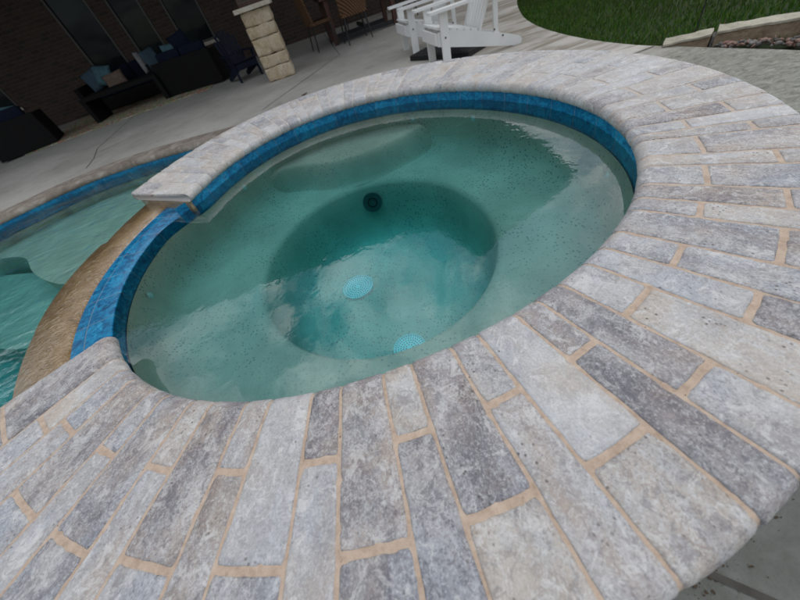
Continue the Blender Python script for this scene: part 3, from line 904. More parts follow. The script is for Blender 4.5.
child_world(flat_poly('pool_step', list(step2) + [Vector((-0.9, 1.2)), Vector((-2.8, 1.9)), Vector((-5.8, 3.2))], -0.88, M['pplaster'], pool, 0.44))
closed_water('pool_water', [(p.x, p.y) for p in pool_free] + [(p.x * 0.99, p.y * 0.99) for p in spa_arc], PWATER, -1.35, M['pwater'])
# ------------------------------------------------------------------ deck and lawn
def tri_ring(name, outer, hole, z, mat, edge=0.0):
    bm = bmesh.new()
    loops = []
    for L_p in (outer, hole):
        vs = [bm.verts.new((p[0], p[1], z)) for p in L_p]
        loops.append(vs)
        for i in range(len(vs)): bm.edges.new((vs[i], vs[(i + 1) % len(vs)]))
    bmesh.ops.triangle_fill(bm, edges=bm.edges[:], use_beauty=True)
    if edge:
        vs = loops[0]
        bot = [bm.verts.new((v.co.x, v.co.y, z - edge)) for v in vs]
        for i in range(len(vs)):
            j = (i + 1) % len(vs)
            bm.faces.new((vs[i], vs[j], bot[j], bot[i]))
    return props(mesh_obj(name, bm, mat), kind='structure')
lawn_edge = catmull([(5.4, 9.0), (4.6, 7.2), (3.95, 5.9), (3.50, 5.05), (3.22, 4.45), (2.98, 3.85), (2.80, 3.2), (2.71, 2.6), (2.68, 2.0), (2.72, 1.5),
                     (2.80, 1.20), (2.88, 0.88), (2.96, 0.6), (3.06, 0.2), (3.3, -0.6), (3.6, -1.6), (3.8, -3.0), (3.6, -6.0)], 6)
outer = [Vector((-14, -6)), ] + [Vector((3.6, -6.0))] + list(reversed(lawn_edge))[1:] + [Vector((6.5, 12)), Vector((6.5, 16)), Vector((-14, 16))]
cyc = list(cop_out)
inner_hole = cyc + [Vector(polar(d, 1.30, 0)[:2]) for d in range(216, 472, 8)]
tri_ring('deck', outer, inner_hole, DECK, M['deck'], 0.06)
tri_ring('ground', [(-150, -150), (150, -150), (150, 150), (-150, 150)], [(-9, -5), (1, -5), (1, 5), (-9, 5)], DECK - 0.035, M['soil'])
# sawn control joints in the deck
bm = bmesh.new()
def jl(P, w=0.010):
    P = [Vector((*p, DECK + 0.0025)) for p in P]
    for a_, b_ in zip(P, P[1:]):
        t = (b_ - a_).normalized(); n_ = Vector((-t.y, t.x, 0)) * w / 2
        bm.faces.new([bm.verts.new(v) for v in (a_ - n_, b_ - n_, b_ + n_, a_ + n_)])
jl([(-3.62, 4.12), (-3.72, 4.6), (-3.98, 5.3), (-4.1, 7.3), (-4.25, 10.4)], 0.013)
jl([(-3.80, 4.95), (-3.2, 5.35)], 0.012)
jl([(1.56, 1.2), (2.1, 1.3), (2.74, 1.34)], 0.016)
jl([(0.05, -1.30), (0.41, -1.44), (0.62, -1.62), (1.1, -2.1)], 0.014)
jl([(-0.9, 3.9), (0.5, 6.1), (0.5, 10.4)], 0.012)
jl([(1.0, 1.9), (2.3, 3.6)], 0.010)
props(mesh_obj('deck_joint_line', bm, M['joint']), kind='structure')

# grass blades
mg, ntg, bg = nodes('grass_blade')
oi = N(ntg, 'ShaderNodeAttribute', attribute_name='blade')
vg = coords(ntg)
cg = ramp(ntg, oi.outputs['Fac'], [(0.0, (0.017, 0.055, 0.004)), (0.5, (0.040, 0.120, 0.008)), (0.86, (0.075, 0.17, 0.014)), (1.0, (0.18, 0.165, 0.05))])
cg = mixc(ntg, ramp(ntg, tex_noise(ntg, vg, 0.9, 4, 0.6), [(0.5, 0.0), (0.72, 0.6)]), cg, (0.055, 0.06, 0.02))
ntg.links.new(cg, bg.inputs['Base Color']); bg.inputs['Roughness'].default_value = 0.7; bg.inputs['Specular IOR Level'].default_value = 0.12
gr = random.Random(5)
vs, fs, at_ = [], [], []
edge_pts = list(lawn_edge)
def lawn_x(y):
    for a_, b_ in zip(edge_pts, edge_pts[1:]):
        if (a_.y >= y >= b_.y): 
            t = (a_.y - y) / max(1e-6, a_.y - b_.y); return a_.x + (b_.x - a_.x) * t
    return 4.5
cnt = 0
while cnt < 95000:
    u = gr.random()
    y = gr.uniform(-1.2, 8.5)
    dx = gr.expovariate(0.42)
    if dx > 9: continue
    x = lawn_x(y) + 0.004 + dx
    if y < 1.15 and x < 3.62 + max(0, (0.0 - y)) * 0.0 - max(0, y) * 0.62: continue
    h = gr.uniform(0.028, 0.06) * (1 + 0.05 * dx); w = gr.uniform(0.003, 0.006) * (1 + 0.22 * dx)
    an = gr.uniform(0, math.pi); lx, ly = gr.gauss(0, 0.018), gr.gauss(0, 0.018)
    cx_, sx_ = math.cos(an) * w / 2, math.sin(an) * w / 2
    z0 = DECK - 0.036
    k = len(vs)
    vs += [(x - cx_, y - sx_, z0), (x + cx_, y + sx_, z0), (x + cx_ * .7 + lx * .4, y + sx_ * .7 + ly * .4, z0 + h * .6),
           (x - cx_ * .7 + lx * .4, y - sx_ * .7 + ly * .4, z0 + h * .6), (x + lx, y + ly, z0 + h)]
    fs += [(k, k + 1, k + 2, k + 3), (k + 3, k + 2, k + 4)]
    c_ = gr.random(); at_ += [c_] * 5
    cnt += 1
grass = pydata('grass', vs, fs, mg)
aa = grass.data.attributes.new('blade', 'FLOAT', 'POINT'); aa.data.foreach_set('value', at_)
props(grass, 'mown green lawn beyond the curved edge of the deck', 'grass', kind='stuff')

# ------------------------------------------------------------------ rough blocks
def rough_block(bm, c, s, rot=None, amp=0.012, n=7, seed=0.0, bev=0.12):
    rot = rot or Matrix.Identity(3)
    faces = []
    cache = {}
    def vert(p):
        k = tuple(round(x, 4) for x in p)
        if k in cache: return cache[k]
        q = Vector(p)
        # round the corners a little
        m_ = max(abs(q.x), abs(q.y), abs(q.z))
        sph = q.normalized() * m_
        q2 = q.lerp(sph * 1.15, bev)
        w = Vector((q2.x * s[0] / 2, q2.y * s[1] / 2, q2.z * s[2] / 2))
        w = rot @ w
        d = noise.noise_vector((w + Vector(c)) * 9 + Vector((seed, 0, 0))) * amp + noise.noise_vector((w + Vector(c)) * 30 + Vector((seed, 0, 0))) * amp * 0.4
        v = bm.verts.new(Vector(c) + w + d)
        cache[k] = v
        return v
    for ax in range(3):
        for sg in (-1, 1):
            for i in range(n):
                for j in range(n):
                    qd = []
                    for (di, dj) in ((0, 0), (1, 0), (1, 1), (0, 1)):
                        a_ = -1 + 2 * (i + di) / n; b_ = -1 + 2 * (j + dj) / n
                        p = [0, 0, 0]; p[ax] = sg; p[(ax + 1) % 3] = a_; p[(ax + 2) % 3] = b_
                        qd.append(vert(p))
                    try: bm.faces.new(qd if sg > 0 else qd[::-1])
                    except ValueError: pass

# stone column of the patio
colr = empty('patio_column', (-0.625, 5.93, DECK), 0, 'cream limestone column base carrying a brick pier at the patio edge', 'column')
bm = bmesh.new()
z = 0.0
rr = random.Random(11)
for k, h in enumerate((0.20, 0.165, 0.235, 0.155, 0.185)):
    if k == 2:
        rough_block(bm, (-0.10, 0, z + h / 2), (0.28, 0.46, h - 0.006), None, 0.013, 8, k * 3.3)
        rough_block(bm, (0.135, 0, z + h / 2), (0.21, 0.46, h - 0.006), None, 0.013, 8, k * 5.3)
    else:
        rough_block(bm, (rr.uniform(-.006, .006), rr.uniform(-.006, .006), z + h / 2), (0.475 + rr.uniform(-.01, .015), 0.47, h - 0.006), None, 0.014, 9, k * 2.7)
    z += h
mesh_obj('stone_base', bm, M['lime'], colr, True)
bm = bmesh.new(); box(bm, (0, 0, 0.968), (0.60, 0.60, 0.055), None, 0.006)
mesh_obj('cap', bm, M['limecap'], colr)
bm = bmesh.new(); box(bm, (0, 0, 2.575), (0.40, 0.40, 3.155), None, 0.004)
mesh_obj('pier', bm, M['wall'], colr)

# ------------------------------------------------------------------ house
house = empty('house', (0, 10.5, DECK), 0, 'dark brown brick house wall with tall windows under a deep patio roof', 'house')
HY = 10.5
def hbox(bm, x0, x1, y0, y1, z0, z1, bev=0.0):
    box(bm, ((x0 + x1) / 2, (y0 + y1) / 2 - HY, (z0 + z1) / 2), (x1 - x0, y1 - y0, z1 - z0), None, bev)
wins = [(-7.95 - 0.95, -7.95), (-5.58, -4.70), (-4.31, -3.60), (-3.14, -2.30)]
bm = bmesh.new()
xs = [-13.0] + [v for w in wins for v in w] + [5.2]
zb = 0.62; zt = 2.75
for i in range(0, len(xs), 2): hbox(bm, xs[i], xs[i + 1], HY, HY + 0.25, 0, 4.155)
for w in wins:
    hbox(bm, w[0], w[1], HY, HY + 0.25, 0, zb); hbox(bm, w[0], w[1], HY, HY + 0.25, zt, 4.155)
hbox(bm, 5.2, 5.45, HY, 15, 0, 4.155)
hbox(bm, -13.25, -13.0, HY - 4, 15, 0, 4.155)
mesh_obj('wall', bm, M['wall'], house)
for w in wins:
    bm = bmesh.new()
    f = 0.045
    for (a0, a1, c0, c1) in ((w[0], w[0] + f, zb, zt), (w[1] - f, w[1], zb, zt), (w[0] + f, w[1] - f, zb, zb + f), (w[0] + f, w[1] - f, zt - f, zt)):
        hbox(bm, a0, a1, HY - 0.02, HY + 0.08, c0, c1)
    fo = mesh_obj('window', bm, M['trim'], house)
    bm = bmesh.new(); hbox(bm, w[0] + f, w[1] - f, HY + 0.03, HY + 0.05, zb + f, zt - f)
    mesh_obj('pane', bm, M['glass'], fo)
    bm = bmesh.new(); hbox(bm, w[0] - 0.06, w[1] + 0.06, HY - 0.045, HY - 0.0205, zb - 0.07, zb - 0.002)
    mesh_obj('sill', bm, M['limecap'], fo)
# roof: eave outline (what the spa water mirrors) with a hip above it
EZ = 3.74 - DECK
eave = [(-13.6, 5.00), (-6.0, 5.0), (0.55, 5.12), (1.50, 4.80), (1.95, 3.45), (3.1, 4.0), (4.2, 4.5), (5.25, 5.0), (5.50, 8.1), (5.7, 15.5), (-13.6, 15.5)]
bm = bmesh.new()
lo = [bm.verts.new((x, y - HY, EZ)) for x, y in eave]
up_ = [bm.verts.new((x, y - HY, EZ + 0.16)) for x, y in eave]
n_ = len(eave)
bm.faces.new(lo)
for i in range(n_): bm.faces.new((lo[i], lo[(i + 1) % n_], up_[(i + 1) % n_], up_[i]))
mesh_obj('soffit', bm, M['soffit'], house)
bm = bmesh.new()
base_ = [bm.verts.new((x, y - HY, EZ + 0.165)) for x, y in eave]
ridge = []
for x, y in eave:
    rx = min(max(x, -9.5), 1.5)
    ridge.append(bm.verts.new((rx, 10.4 - HY, EZ + 2.35)))
for i in range(n_):
    j = (i + 1) % n_
    if (ridge[i].co - ridge[j].co).length < 1e-4: bm.faces.new((base_[i], base_[j], ridge[i]))
    else: bm.faces.new((base_[i], base_[j], ridge[j], ridge[i]))
mesh_obj('roof', bm, M['shingle'], house)

# ------------------------------------------------------------------ furniture
def adirondack(name, loc, rz, mat, label, cat='adirondack chair', group=None, k=1.0):
    """faces local +X; origin under the front legs"""
    t = empty(name, loc, rz, label, cat, group)
    W2 = 0.28
    for s in (-1, 1):
        bm = bmesh.new(); box(bm, (-0.03 * k, s * W2 * k, 0.25 * k), (0.09 * k, 0.030 * k, 0.50 * k), None, 0.004)
        mesh_obj('leg', bm, mat, t)
        bm = bmesh.new()   # side rail running down to the ground at the back
        outline = [(0.05, 0.22), (0.05, 0.335), (-0.02, 0.35), (-0.40, 0.245), (-0.80, 0.115), (-0.90, 0.075), (-0.935, 0.035), (-0.925, 0.0), (-0.84, 0.0), (-0.42, 0.10)]
        y0, y1 = s * (W2 - 0.018) * k, s * (W2 - 0.045) * k
        A_ = [bm.verts.new((x * k, y0, z_ * k)) for x, z_ in outline]; B_v = [bm.verts.new((x * k, y1, z_ * k)) for x, z_ in outline]
        bm.faces.new(A_); bm.faces.new(B_v[::-1])
        for i in range(len(outline)):
            j = (i + 1) % len(outline); bm.faces.new((A_[i], A_[j], B_v[j], B_v[i]))
        ro_ = mesh_obj('side_rail', bm, mat, t)
        for (x, z_) in ((-0.03, 0.285), (-0.60, 0.205), (-0.70, 0.13)):
            bm = bmesh.new()
            tube(bm, (x * k, s * (W2 + (0.016 if x > -0.1 else -0.014)) * k, z_ * k), (x * k, s * (W2 + (0.021 if x > -0.1 else -0.009)) * k, z_ * k), 0.009 * k, 10)
            mesh_obj('bolt', bm, M['darkwood'], ro_)
        bm = bmesh.new()   # armrest: paddle
        ol = [(0.13, -0.065), (0.11, -0.075), (-0.30, -0.06), (-0.66, -0.035), (-0.68, 0.02), (-0.3, 0.05), (0.11, 0.06), (0.13, 0.05)]
        A_ = [bm.verts.new((x * k, (s * W2 - s * y) * k, 0.525 * k)) for x, y in ol]; B_v = [bm.verts.new((x * k, (s * W2 - s * y) * k, 0.502 * k)) for x, y in ol]
        bm.faces.new(A_); bm.faces.new(B_v[::-1])
        for i in range(len(ol)):
            j = (i + 1) % len(ol); bm.faces.new((A_[i], A_[j], B_v[j], B_v[i]))
        mesh_obj('armrest', bm, mat, t)
        bm = bmesh.new(); beam(bm, (-0.64 * k, s * (W2 - 0.06) * k, 0.115 * k), (-0.60 * k, s * (W2 - 0.005) * k, 0.51 * k), 0.03 * k, 0.05 * k, Vector((1, 0, 0)))
        mesh_obj('rear_post', bm, mat, t)
    bm = bmesh.new()
    box(bm, (0.062 * k, 0, 0.285 * k), (0.022 * k, (2 * W2 - 0.04) * k, 0.11 * k), None, 0.006)
    for i in range(6):
        x = 0.015 - i * 0.078; z_ = 0.362 + x * 0.27 * 1.0
        box(bm, (x * k, 0, z_ * k), (0.062 * k, (2 * W2 - 0.05) * k, 0.022 * k), Matrix.Rotation(-0.26, 3, 'Y'), 0.004)
    mesh_obj('seat', bm, mat, t)
    bm = bmesh.new()
    for i in range(7):
        q = i - 3
        ht = 0.80 - 0.018 * q * q
        a_ = Vector((-0.44 * k, q * 0.066 * k, 0.20 * k)); b_ = a_ + Vector((-0.36 * ht * k, q * 0.016 * k, 0.93 * ht * k))
        beam(bm, a_, b_, 0.058 * k, 0.018 * k, Vector((1, 0, 0.4)), 0.004)
    box(bm, (-0.64 * k, 0, 0.49 * k), (0.03 * k, 0.54 * k, 0.07 * k), Matrix.Rotation(-0.35, 3, 'Y'), 0.003)
    mesh_obj('backrest', bm, mat, t)
    return t
adirondack('adirondack_chair', (1.41, 3.03, DECK), math.pi, M['white'], 'white slatted adirondack chair nearest the spa, front leg just behind the coping', group='white adirondack chairs')
adirondack('adirondack_chair', (1.38, 4.22, DECK), math.pi, M['white'], 'white slatted adirondack chair standing behind the other white chair, nearer the patio', group='white adirondack chairs')
adirondack('adirondack_chair', (-1.30, 6.86, DECK), R(-62), M['navy'], 'small navy blue wooden chair standing beside the stone column', k=0.85)

# black mat under the white chairs
t = empty('floor_mat', (1.68, 3.42, DECK), R(-58), 'thick black rubber mat lying under the white chairs', 'mat')
bm = bmesh.new()
box(bm, (0, 0, 0.030), (0.95, 0.42, 0.056), None, 0.006)
for i in range(22):
    box(bm, (-0.44 + i * 0.042, 0, 0.061), (0.016, 0.38, 0.006))
    box(bm, (-0.44 + i * 0.042, -0.213, 0.030), (0.016, 0.008, 0.045))
mesh_obj('mat_body', bm, M['rubber'], t)

def cushion(bm, c, s, rot=None): box(bm, c, s, rot, min(s) * 0.3, 3)
def lounge(name, corner, ang, width, depth, hback, label, cushions=2):
    """dark wicker seat seen from behind; corner = back-left corner, ang = direction of the back"""
    t = empty(name, (corner[0], corner[1], DECK), ang, label, 'patio seat')
    def part(nm, boxes, mat, smooth=False):
        bm = bmesh.new()
        for c, s in boxes: box(bm, c, s, None, 0.012)
        return mesh_obj(nm, bm, mat, t)
    part('frame', [((width / 2, depth / 2, 0.17), (width - 0.2, depth - 0.12, 0.26))], M['wicker'])
    part('backrest', [((width / 2, 0.05, hback / 2 + 0.01), (width, 0.10, hback - 0.02))], M['wicker'])
    for x in (0.06, width - 0.06):
        part('armrest', [((x, depth / 2 + 0.06, hback / 2 - 0.005), (0.12, depth - 0.125, hback - 0.05))], M['wicker'])
    n = cushions
    w = (width - 0.26) / n
    for i in range(n):
        bm = bmesh.new(); cushion(bm, (0.13 + w * (i + 0.5), depth / 2 + 0.06, 0.38), (w - 0.01, depth - 0.2, 0.15))
        mesh_obj('seat_cushion', bm, M['navycloth'], t, True)
        bm = bmesh.new(); cushion(bm, (0.13 + w * (i + 0.5), 0.20, 0.58), (w - 0.02, 0.17, 0.36), Matrix.Rotation(-0.12, 3, 'X'))
        mesh_obj('back_cushion', bm, M['navycloth'], t, True)
    return t
lounge('wicker_armchair', (-6.92, 7.14), R(20), 1.12, 0.86, 0.60, 'dark wicker patio armchair with navy cushions at the end of the rug', 1)
lounge('wicker_loveseat', (-3.46, 8.22), R(-17), 1.46, 0.85, 0.63, 'dark wicker loveseat with its back to the pool beside the stone column', 2)
lounge('wicker_sofa', (-3.85, 10.22), R(180), 2.0, 0.86, 0.66, 'long dark wicker sofa with navy cushions standing against the house windows', 3)

t = empty('coffee_table', (-4.35, 8.50, DECK), R(0), 'low dark wicker coffee table on the patterned rug', 'table')
bm = bmesh.new(); box(bm, (0, 0, 0.455), (1.80, 0.72, 0.07), None, 0.006); mesh_obj('tabletop', bm, M['wicker'], t)
for s in (-1, 1):
    bm = bmesh.new(); box(bm, (s * 0.85, 0, 0.21), (0.10, 0.72, 0.416), None, 0.006); mesh_obj('leg', bm, M['wicker'], t)

def throw_pillow(x, y, z, w, h, t_, rot, mat, label):
    o = mesh_obj('throw_pillow', pillow_bm(w, h, t_), mat, None, True)
    o.location = (x, y, DECK + z); o.rotation_euler = rot
    return props(o, label, 'pillow', 'throw pillows on the patio seats')
throw_pillow(-5.40, 9.72, 0.66, 0.46, 0.46, 0.16, (R(-22), R(-14), R(14)), M['bluep'], 'dusty blue pillow at the armrest end of the long sofa')
throw_pillow(-5.12, 9.66, 0.68, 0.44, 0.44, 0.16, (R(-20), R(12), R(-6)), M['teal'], 'pale teal pillow leaning between the dusty blue and the tan pillow')
throw_pillow(-4.86, 9.50, 0.56, 0.52, 0.30, 0.14, (R(-20), R(-4), R(5)), M['coral'], 'long tan pillow lying in front of the pale teal pillow')
throw_pillow(-4.00, 9.66, 0.66, 0.44, 0.46, 0.17, (R(-12), R(8), R(60)), M['greyp'], 'grey and white pillow standing upright at the far arm of the long sofa')
throw_pillow(-3.78, 9.50, 0.68, 0.40, 0.44, 0.16, (R(-12), R(-6), R(48)), M['bluep'].copy(), 'grey-blue pillow tucked behind the grey and white pillow')
throw_pillow(-2.95, 8.42, 0.70, 0.36, 0.34, 0.15, (R(14), R(4), R(-20)), M['teal'], 'pale teal pillow peeking over the back of the loveseat')
throw_pillow(-2.62, 8.34, 0.76, 0.46, 0.46, 0.17, (R(12), R(-10), R(-16)), M['navycloth'], 'navy pillow standing above the back of the loveseat')
throw_pillow(-6.45, 7.72, 0.63, 0.42, 0.40, 0.15, (R(16), R(14), R(24)), M['teal'].copy(), 'pale teal pillow showing over the back of the armchair')

# rug
bm = bmesh.new()
rp = [(-6.55, 7.30), (-5.0, 7.45), (-3.4, 7.52), (-2.35, 7.50), (-2.25, 10.2), (-6.6, 10.2)]
tv = [bm.verts.new((x, y, DECK + 0.012)) for x, y in rp]; bvv = [bm.verts.new((x, y, DECK + 0.002)) for x, y in rp]
bm.faces.new(tv)
for i in range(6): bm.faces.new((tv[i], tv[(i + 1) % 6], bvv[(i + 1) % 6], bvv[i]))
props(mesh_obj('patio_rug', bm, M['rug']), 'multicoloured patterned rug under the dark wicker seats', 'rug')

# dining set
def dining_chair(loc, rz, label):
    t = empty('dining_chair', (loc[0], loc[1], DECK), rz, label, 'dining chair', 'woven dining chairs at the patio table')
    bm = bmesh.new()                                      # curved woven back, faces local +Y is the front
    n = 10
    for sgn in (0, 1):
        pass
    for th, off in ((0.0, 0.0),):
        prevq = None
        for i in range(n + 1):
            u = i / n * 2 - 1
            x = 0.27 * u; y = -0.22 + 0.07 * u * u - 0.03
            q = [bm.verts.new((x, y - 0.00, 0.42)), bm.verts.new((x * 1.05, y - 0.09, 0.92)), bm.verts.new((x * 1.05, y - 0.055, 0.925)), bm.verts.new((x, y + 0.035, 0.42))]
            if prevq:
                for j in range(4): bm.faces.new((prevq[j], q[j], q[(j + 1) % 4], prevq[(j + 1) % 4]))
            else: bm.faces.new(q[::-1])
            prevq = q
        bm.faces.new(prevq)
    mesh_obj('backrest', bm, M['tan'], t, False)
    bm = bmesh.new(); box(bm, (0, 0.0, 0.44), (0.50, 0.46, 0.06), None, 0.02, 3); mesh_obj('seat', bm, M['tan'], t)
    for sx_ in (-1, 1):
        for sy_ in (-1, 1):
            bm = bmesh.new(); tube(bm, (sx_ * 0.21, sy_ * 0.18, 0.42), (sx_ * 0.25, sy_ * 0.23, 0.0), 0.016, 8, 0.012)
            mesh_obj('leg', bm, M['black'], t)
    return t
dining_chair((1.02, 6.95), R(6), 'tan woven dining chair with its back to the pool')
dining_chair((0.34, 7.45), R(-78), 'tan woven dining chair at the end of the patio table, turned side-on')
dining_chair((1.25, 8.62), R(184), 'tan woven dining chair on the house side of the patio table')
dining_chair((2.28, 7.85), R(92), 'tan woven dining chair at the table end nearer the white chairs')
t = empty('dining_table', (1.25, 7.75, DECK), R(4), 'dark patio dining table with red-brown legs', 'table')
bm = bmesh.new(); box(bm, (0, 0, 0.74), (1.6, 0.95, 0.045), None, 0.006); mesh_obj('tabletop', bm, M['redwood'], t)
for sx_ in (-1, 1):
    for sy_ in (-1, 1):
        bm = bmesh.new(); box(bm, (sx_ * 0.68, sy_ * 0.38, 0.358), (0.085, 0.085, 0.716), None, 0.004); mesh_obj('leg', bm, M['redwood'], t)
bm = bmesh.new(); box(bm, (0, -0.38, 0.06), (1.27, 0.05, 0.07)); box(bm, (0, 0.38, 0.06), (1.27, 0.05, 0.07)); box(bm, (0, 0, 0.16), (0.05, 0.7, 0.06))
mesh_obj('stretcher', bm, M['black'], t)

# ------------------------------------------------------------------ stone border, rocks, stake, leaves
blocks = [((2.74, 1.26), (2.93, 1.04), 0.018, 0.052, 'low tapered limestone border block where the lawn meets the deck corner'),
          ((2.95, 1.02), (3.28, 0.645), 0.066, 0.095, 'middle cream-topped limestone border block beside the lawn'),
          ((3.295, 0.63), (3.66, 0.10), 0.108, 0.125, 'tallest limestone border block, at the end of the low lawn border')]
for (p, q, h0, h1, lab) in blocks:
    a_, b_ = Vector(p), Vector(q)
    dvec = (b_ - a_).normalized(); nvec = Vector((-dvec.y, dvec.x))
    if nvec.x < 0: nvec = -nvec
    t = empty('border_stone', (a_.x, a_.y, DECK), 0, lab, 'stone block', 'limestone blocks edging the lawn')
    Ln = (b_ - a_).length
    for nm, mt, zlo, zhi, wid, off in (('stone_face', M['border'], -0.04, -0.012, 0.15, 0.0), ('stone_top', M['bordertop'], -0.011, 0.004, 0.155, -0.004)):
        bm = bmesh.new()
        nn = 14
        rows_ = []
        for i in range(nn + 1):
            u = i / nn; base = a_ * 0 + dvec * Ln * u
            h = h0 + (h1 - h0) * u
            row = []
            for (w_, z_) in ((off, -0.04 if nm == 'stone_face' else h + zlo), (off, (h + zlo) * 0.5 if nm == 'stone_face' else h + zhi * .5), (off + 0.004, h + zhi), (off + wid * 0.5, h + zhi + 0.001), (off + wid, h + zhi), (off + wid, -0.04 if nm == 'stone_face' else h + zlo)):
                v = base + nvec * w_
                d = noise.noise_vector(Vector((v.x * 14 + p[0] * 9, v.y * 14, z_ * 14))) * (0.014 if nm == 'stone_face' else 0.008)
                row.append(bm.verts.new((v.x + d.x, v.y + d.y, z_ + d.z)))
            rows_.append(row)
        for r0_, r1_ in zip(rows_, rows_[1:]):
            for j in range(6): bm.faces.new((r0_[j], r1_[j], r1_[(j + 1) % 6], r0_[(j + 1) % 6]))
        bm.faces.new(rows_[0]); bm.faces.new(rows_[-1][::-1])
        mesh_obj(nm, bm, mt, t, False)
for (x, y, h, a_) in ((2.955, 1.03, 0.040, -48), (3.30, 0.640, 0.088, -52)):
    bm = bmesh.new(); rough_block(bm, (0, 0, h / 2 - 0.02), (0.045, 0.12, h + 0.035), Matrix.Rotation(R(a_), 3, 'Z'), 0.006, 6, x)
    o = mesh_obj('mortar_lump', bm, M['grey'], None, True); o.location = (x + 0.045, y + 0.035, DECK)
    props(o, 'grey mortar filling the gap between the ' + ('low and middle' if x < 3 else 'middle and tallest') + ' border blocks', 'mortar')
rr = random.Random(8)
bm = bmesh.new(); bm2 = bmesh.new()
for i in range(330):
    u = rr.random()
    base = Vector((2.93, 0.93)).lerp(Vector((3.42, 0.02)), u)
    x = base.x + rr.uniform(-0.05, 0.06) * (0.6 + u); y = base.y + rr.uniform(-0.05, 0.05)
    if x < lawn_x(y) + 0.02: x = lawn_x(y) + 0.02 + rr.random() * 0.04
    s_ = rr.uniform(0.007, 0.019)
    tgt = bm if rr.random() < 0.45 else bm2
    m_ = Matrix.Translation((x, y, DECK - 0.01 + rr.uniform(0, 0.05) * (0.4 + u))) @ Matrix.Rotation(rr.uniform(0, 3), 4, 'Z') @ Matrix.Rotation(rr.uniform(0, 1), 4, 'X') @ Matrix.Diagonal((s_ * rr.uniform(.9, 1.5), s_, s_ * rr.uniform(.5, .8), 1))
    r_ = bmesh.ops.create_icosphere(tgt, subdivisions=2, radius=1.0, matrix=m_)
    for v in r_['verts']: v.co += noise.noise_vector(v.co * 40) * s_ * 0.25
o1 = mesh_obj('gravel', bm, M['pink'], None, True); props(o1, 'pink river gravel along the stone border', 'gravel', kind='stuff')
o2 = mesh_obj('gravel', bm2, M['grey'], None, True); props(o2, 'grey river gravel along the stone border', 'gravel', kind='stuff')

t = empty('garden_stake', (2.97, 1.22, DECK - 0.03), 0, 'thin black garden stake with a purple flower top standing at the lawn edge', 'garden stake')
bm = bmesh.new(); tube(bm, (0, 0, 0), (0.0, 0.0, 0.265), 0.0045, 8); mesh_obj('rod', bm, M['black'], t)
bm = bmesh.new()
for i in range(7):
    a_ = 2 * math.pi * i / 7
    m_ = Matrix.Translation((0.018 * math.cos(a_), 0.018 * math.sin(a_), 0.275)) @ Matrix.Rotation(a_, 4, 'Z') @ Matrix.Diagonal((0.016, 0.009, 0.007, 1))
    bmesh.ops.create_icosphere(bm, subdivisions=2, radius=1.0, matrix=m_)
mesh_obj('flower', bm, M['purple'], t, True)

def leaf_bm(s):
    bm = bmesh.new()
    pts_ = [(-1, 0), (-0.6, 0.28), (0, 0.4), (0.6, 0.25), (1.1, 0), (0.6, -0.25), (0, -0.4), (-0.6, -0.28)]
    vs_ = [bm.verts.new((x * s, y * s, s * 0.12 * (x * x))) for x, y in pts_]
    c_ = bm.verts.new((0, 0, -0.02 * s))
    for i in range(8): bm.faces.new((vs_[i], vs_[(i + 1) % 8], c_))
    return bm
o = mesh_obj('fallen_leaf', leaf_bm(0.055), M['leaf']); o.location = (-0.27, 3.92, DECK + 0.008); o.rotation_euler = (0.1, 0, 0.5)
props(o, 'single dark dry leaf lying on the grey deck behind the spa', 'leaf')
bm = bmesh.new()
for i in range(330):
    cx_, cy_ = rr.choice([(0.50, -1.42), (0.62, -1.36), (0.40, -1.50), (0.75, -1.30), (0.47, -1.46)])
    x, y = rr.gauss(cx_, 0.06), rr.gauss(cy_, 0.045)
    s_ = 0.0008 + 0.0045 * rr.random() ** 3
    a0 = rr.uniform(0, 6.3)
    vs_ = [bm.verts.new((x + s_ * rr.uniform(.4, 1.6) * math.cos(a0 + q * 1.26), y + s_ * rr.uniform(.3, 1.3) * math.sin(a0 + q * 1.26), DECK + 0.0012 + rr.uniform(0, s_ * 0.5))) for q in range(5)]
    bm.faces.new(vs_)
props(mesh_obj('leaf_debris', bm, M['leaf']), 'crumbled brown leaf bits scattered on the deck below the coping', 'debris', kind='stuff')

# ------------------------------------------------------------------ camera
F, NX, NY = 311.0, 498.0, 578.0
d = Vector((NX - 400, NY - 300, F)).normalized()
up = -d
zf = Vector((0, 0, 1))
fw = (zf - up * zf.dot(up)).normalized()
rt = fw.cross(up)
right = Vector((rt.x, fw.x, up.x)); down = Vector((rt.y, fw.y, up.y)); fwd = Vector((rt.z, fw.z, up.z))
cam = bpy.data.cameras.new('camera')
co = bpy.data.objects.new('camera', cam); link(co)
co.matrix_world = Matrix(((right.x, -down.x, -fwd.x, 0.03852), (right.y, -down.y, -fwd.y, -1.38244), (right.z, -down.z, -fwd.z, 0.57566), (0, 0, 0, 1)))
cam.sensor_width = 36; cam.lens = F / 800 * 36
cam.clip_start = 0.02; cam.clip_end = 1000
cam.dof.use_dof = True; cam.dof.focus_distance = 0.95; cam.dof.aperture_fstop = 3.2
scene.camera = co

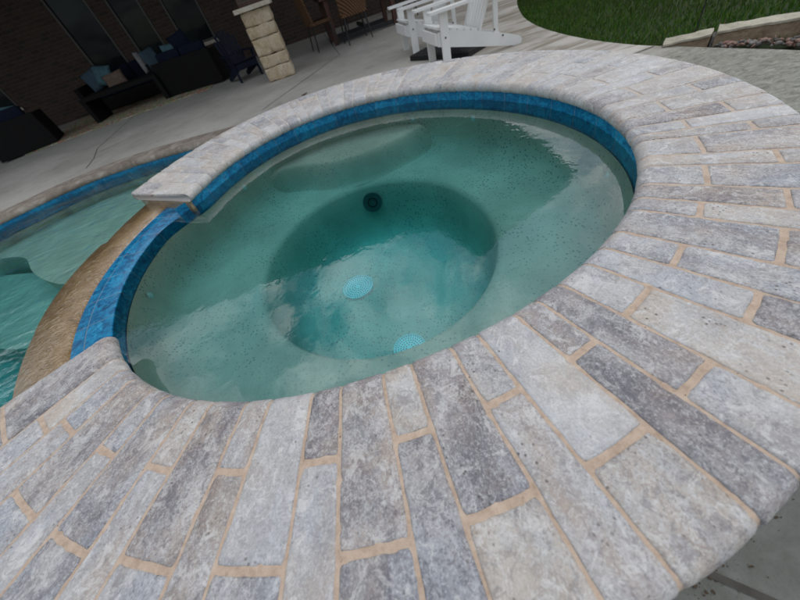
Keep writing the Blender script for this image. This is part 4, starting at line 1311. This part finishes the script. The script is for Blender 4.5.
# ------------------------------------------------------------------ light
SUN_AZ, SUN_EL = R(62), R(50)      # azimuth from +Y towards +X
w = bpy.data.worlds.new('World'); scene.world = w; w.use_nodes = True
nt = w.node_tree; nt.nodes.clear(); L = nt.links
out = nt.nodes.new('ShaderNodeOutputWorld'); bgd = nt.nodes.new('ShaderNodeBackground')
sky = nt.nodes.new('ShaderNodeTexSky'); sky.sky_type = 'NISHITA'; sky.sun_disc = False
sky.sun_elevation = SUN_EL; sky.sun_rotation = SUN_AZ
tc = nt.nodes.new('ShaderNodeTexCoord')
sx = nt.nodes.new('ShaderNodeSeparateXYZ'); L.new(tc.outputs['Generated'], sx.inputs[0])
zz = math_(nt, 'ADD', math_(nt, 'MAXIMUM', sx.outputs[2], 0.0), 0.25)
cb = nt.nodes.new('ShaderNodeCombineXYZ')
L.new(math_(nt, 'DIVIDE', sx.outputs[0], zz), cb.inputs[0]); L.new(math_(nt, 'DIVIDE', sx.outputs[1], zz), cb.inputs[1])
n1 = tex_noise(nt, cb.outputs[0], 2.3, 8, 0.58, 0.5)
n2 = tex_noise(nt, cb.outputs[0], 4.5, 6, 0.55, 0.3)
mask = ramp(nt, n1, [(0.43, 0.0), (0.54, 1.0)])
cloud = ramp(nt, n2, [(0.34, (7.5, 8.3, 9.3)), (0.64, (24.0, 24.2, 24.4))])
cloud = mixc(nt, 1.0, cloud, ramp(nt, sx.outputs[2], [(0.0, 0.13), (0.35, 0.50), (0.9, 1.1)]), 'MULTIPLY')
c = mixc(nt, mask, sky.outputs[0], cloud)
L.new(c, bgd.inputs['Color']); bgd.inputs['Strength'].default_value = 0.10
L.new(bgd.outputs[0], out.inputs['Surface'])
sun = bpy.data.lights.new('sun', 'SUN'); sun.energy = 0.8; sun.angle = R(25); sun.color = (1.0, 0.95, 0.88)
so = bpy.data.objects.new('sun', sun); link(so)
dirv = Vector((math.sin(SUN_AZ) * math.cos(SUN_EL), math.cos(SUN_AZ) * math.cos(SUN_EL), math.sin(SUN_EL)))
so.rotation_euler = dirv.to_track_quat('Z', 'Y').to_euler()
so.location = dirv * 20

scene.view_settings.view_transform = 'Standard'
scene.view_settings.look = 'None'
scene.view_settings.gamma = 1.0
scene.view_settings.use_curve_mapping = False
scene.view_settings.exposure = 0.0
scene.render.engine = 'CYCLES'
scene.cycles.use_denoising = True
scene.cycles.max_bounces = 8
scene.cycles.transparent_max_bounces = 12
scene.cycles.volume_bounces = 0
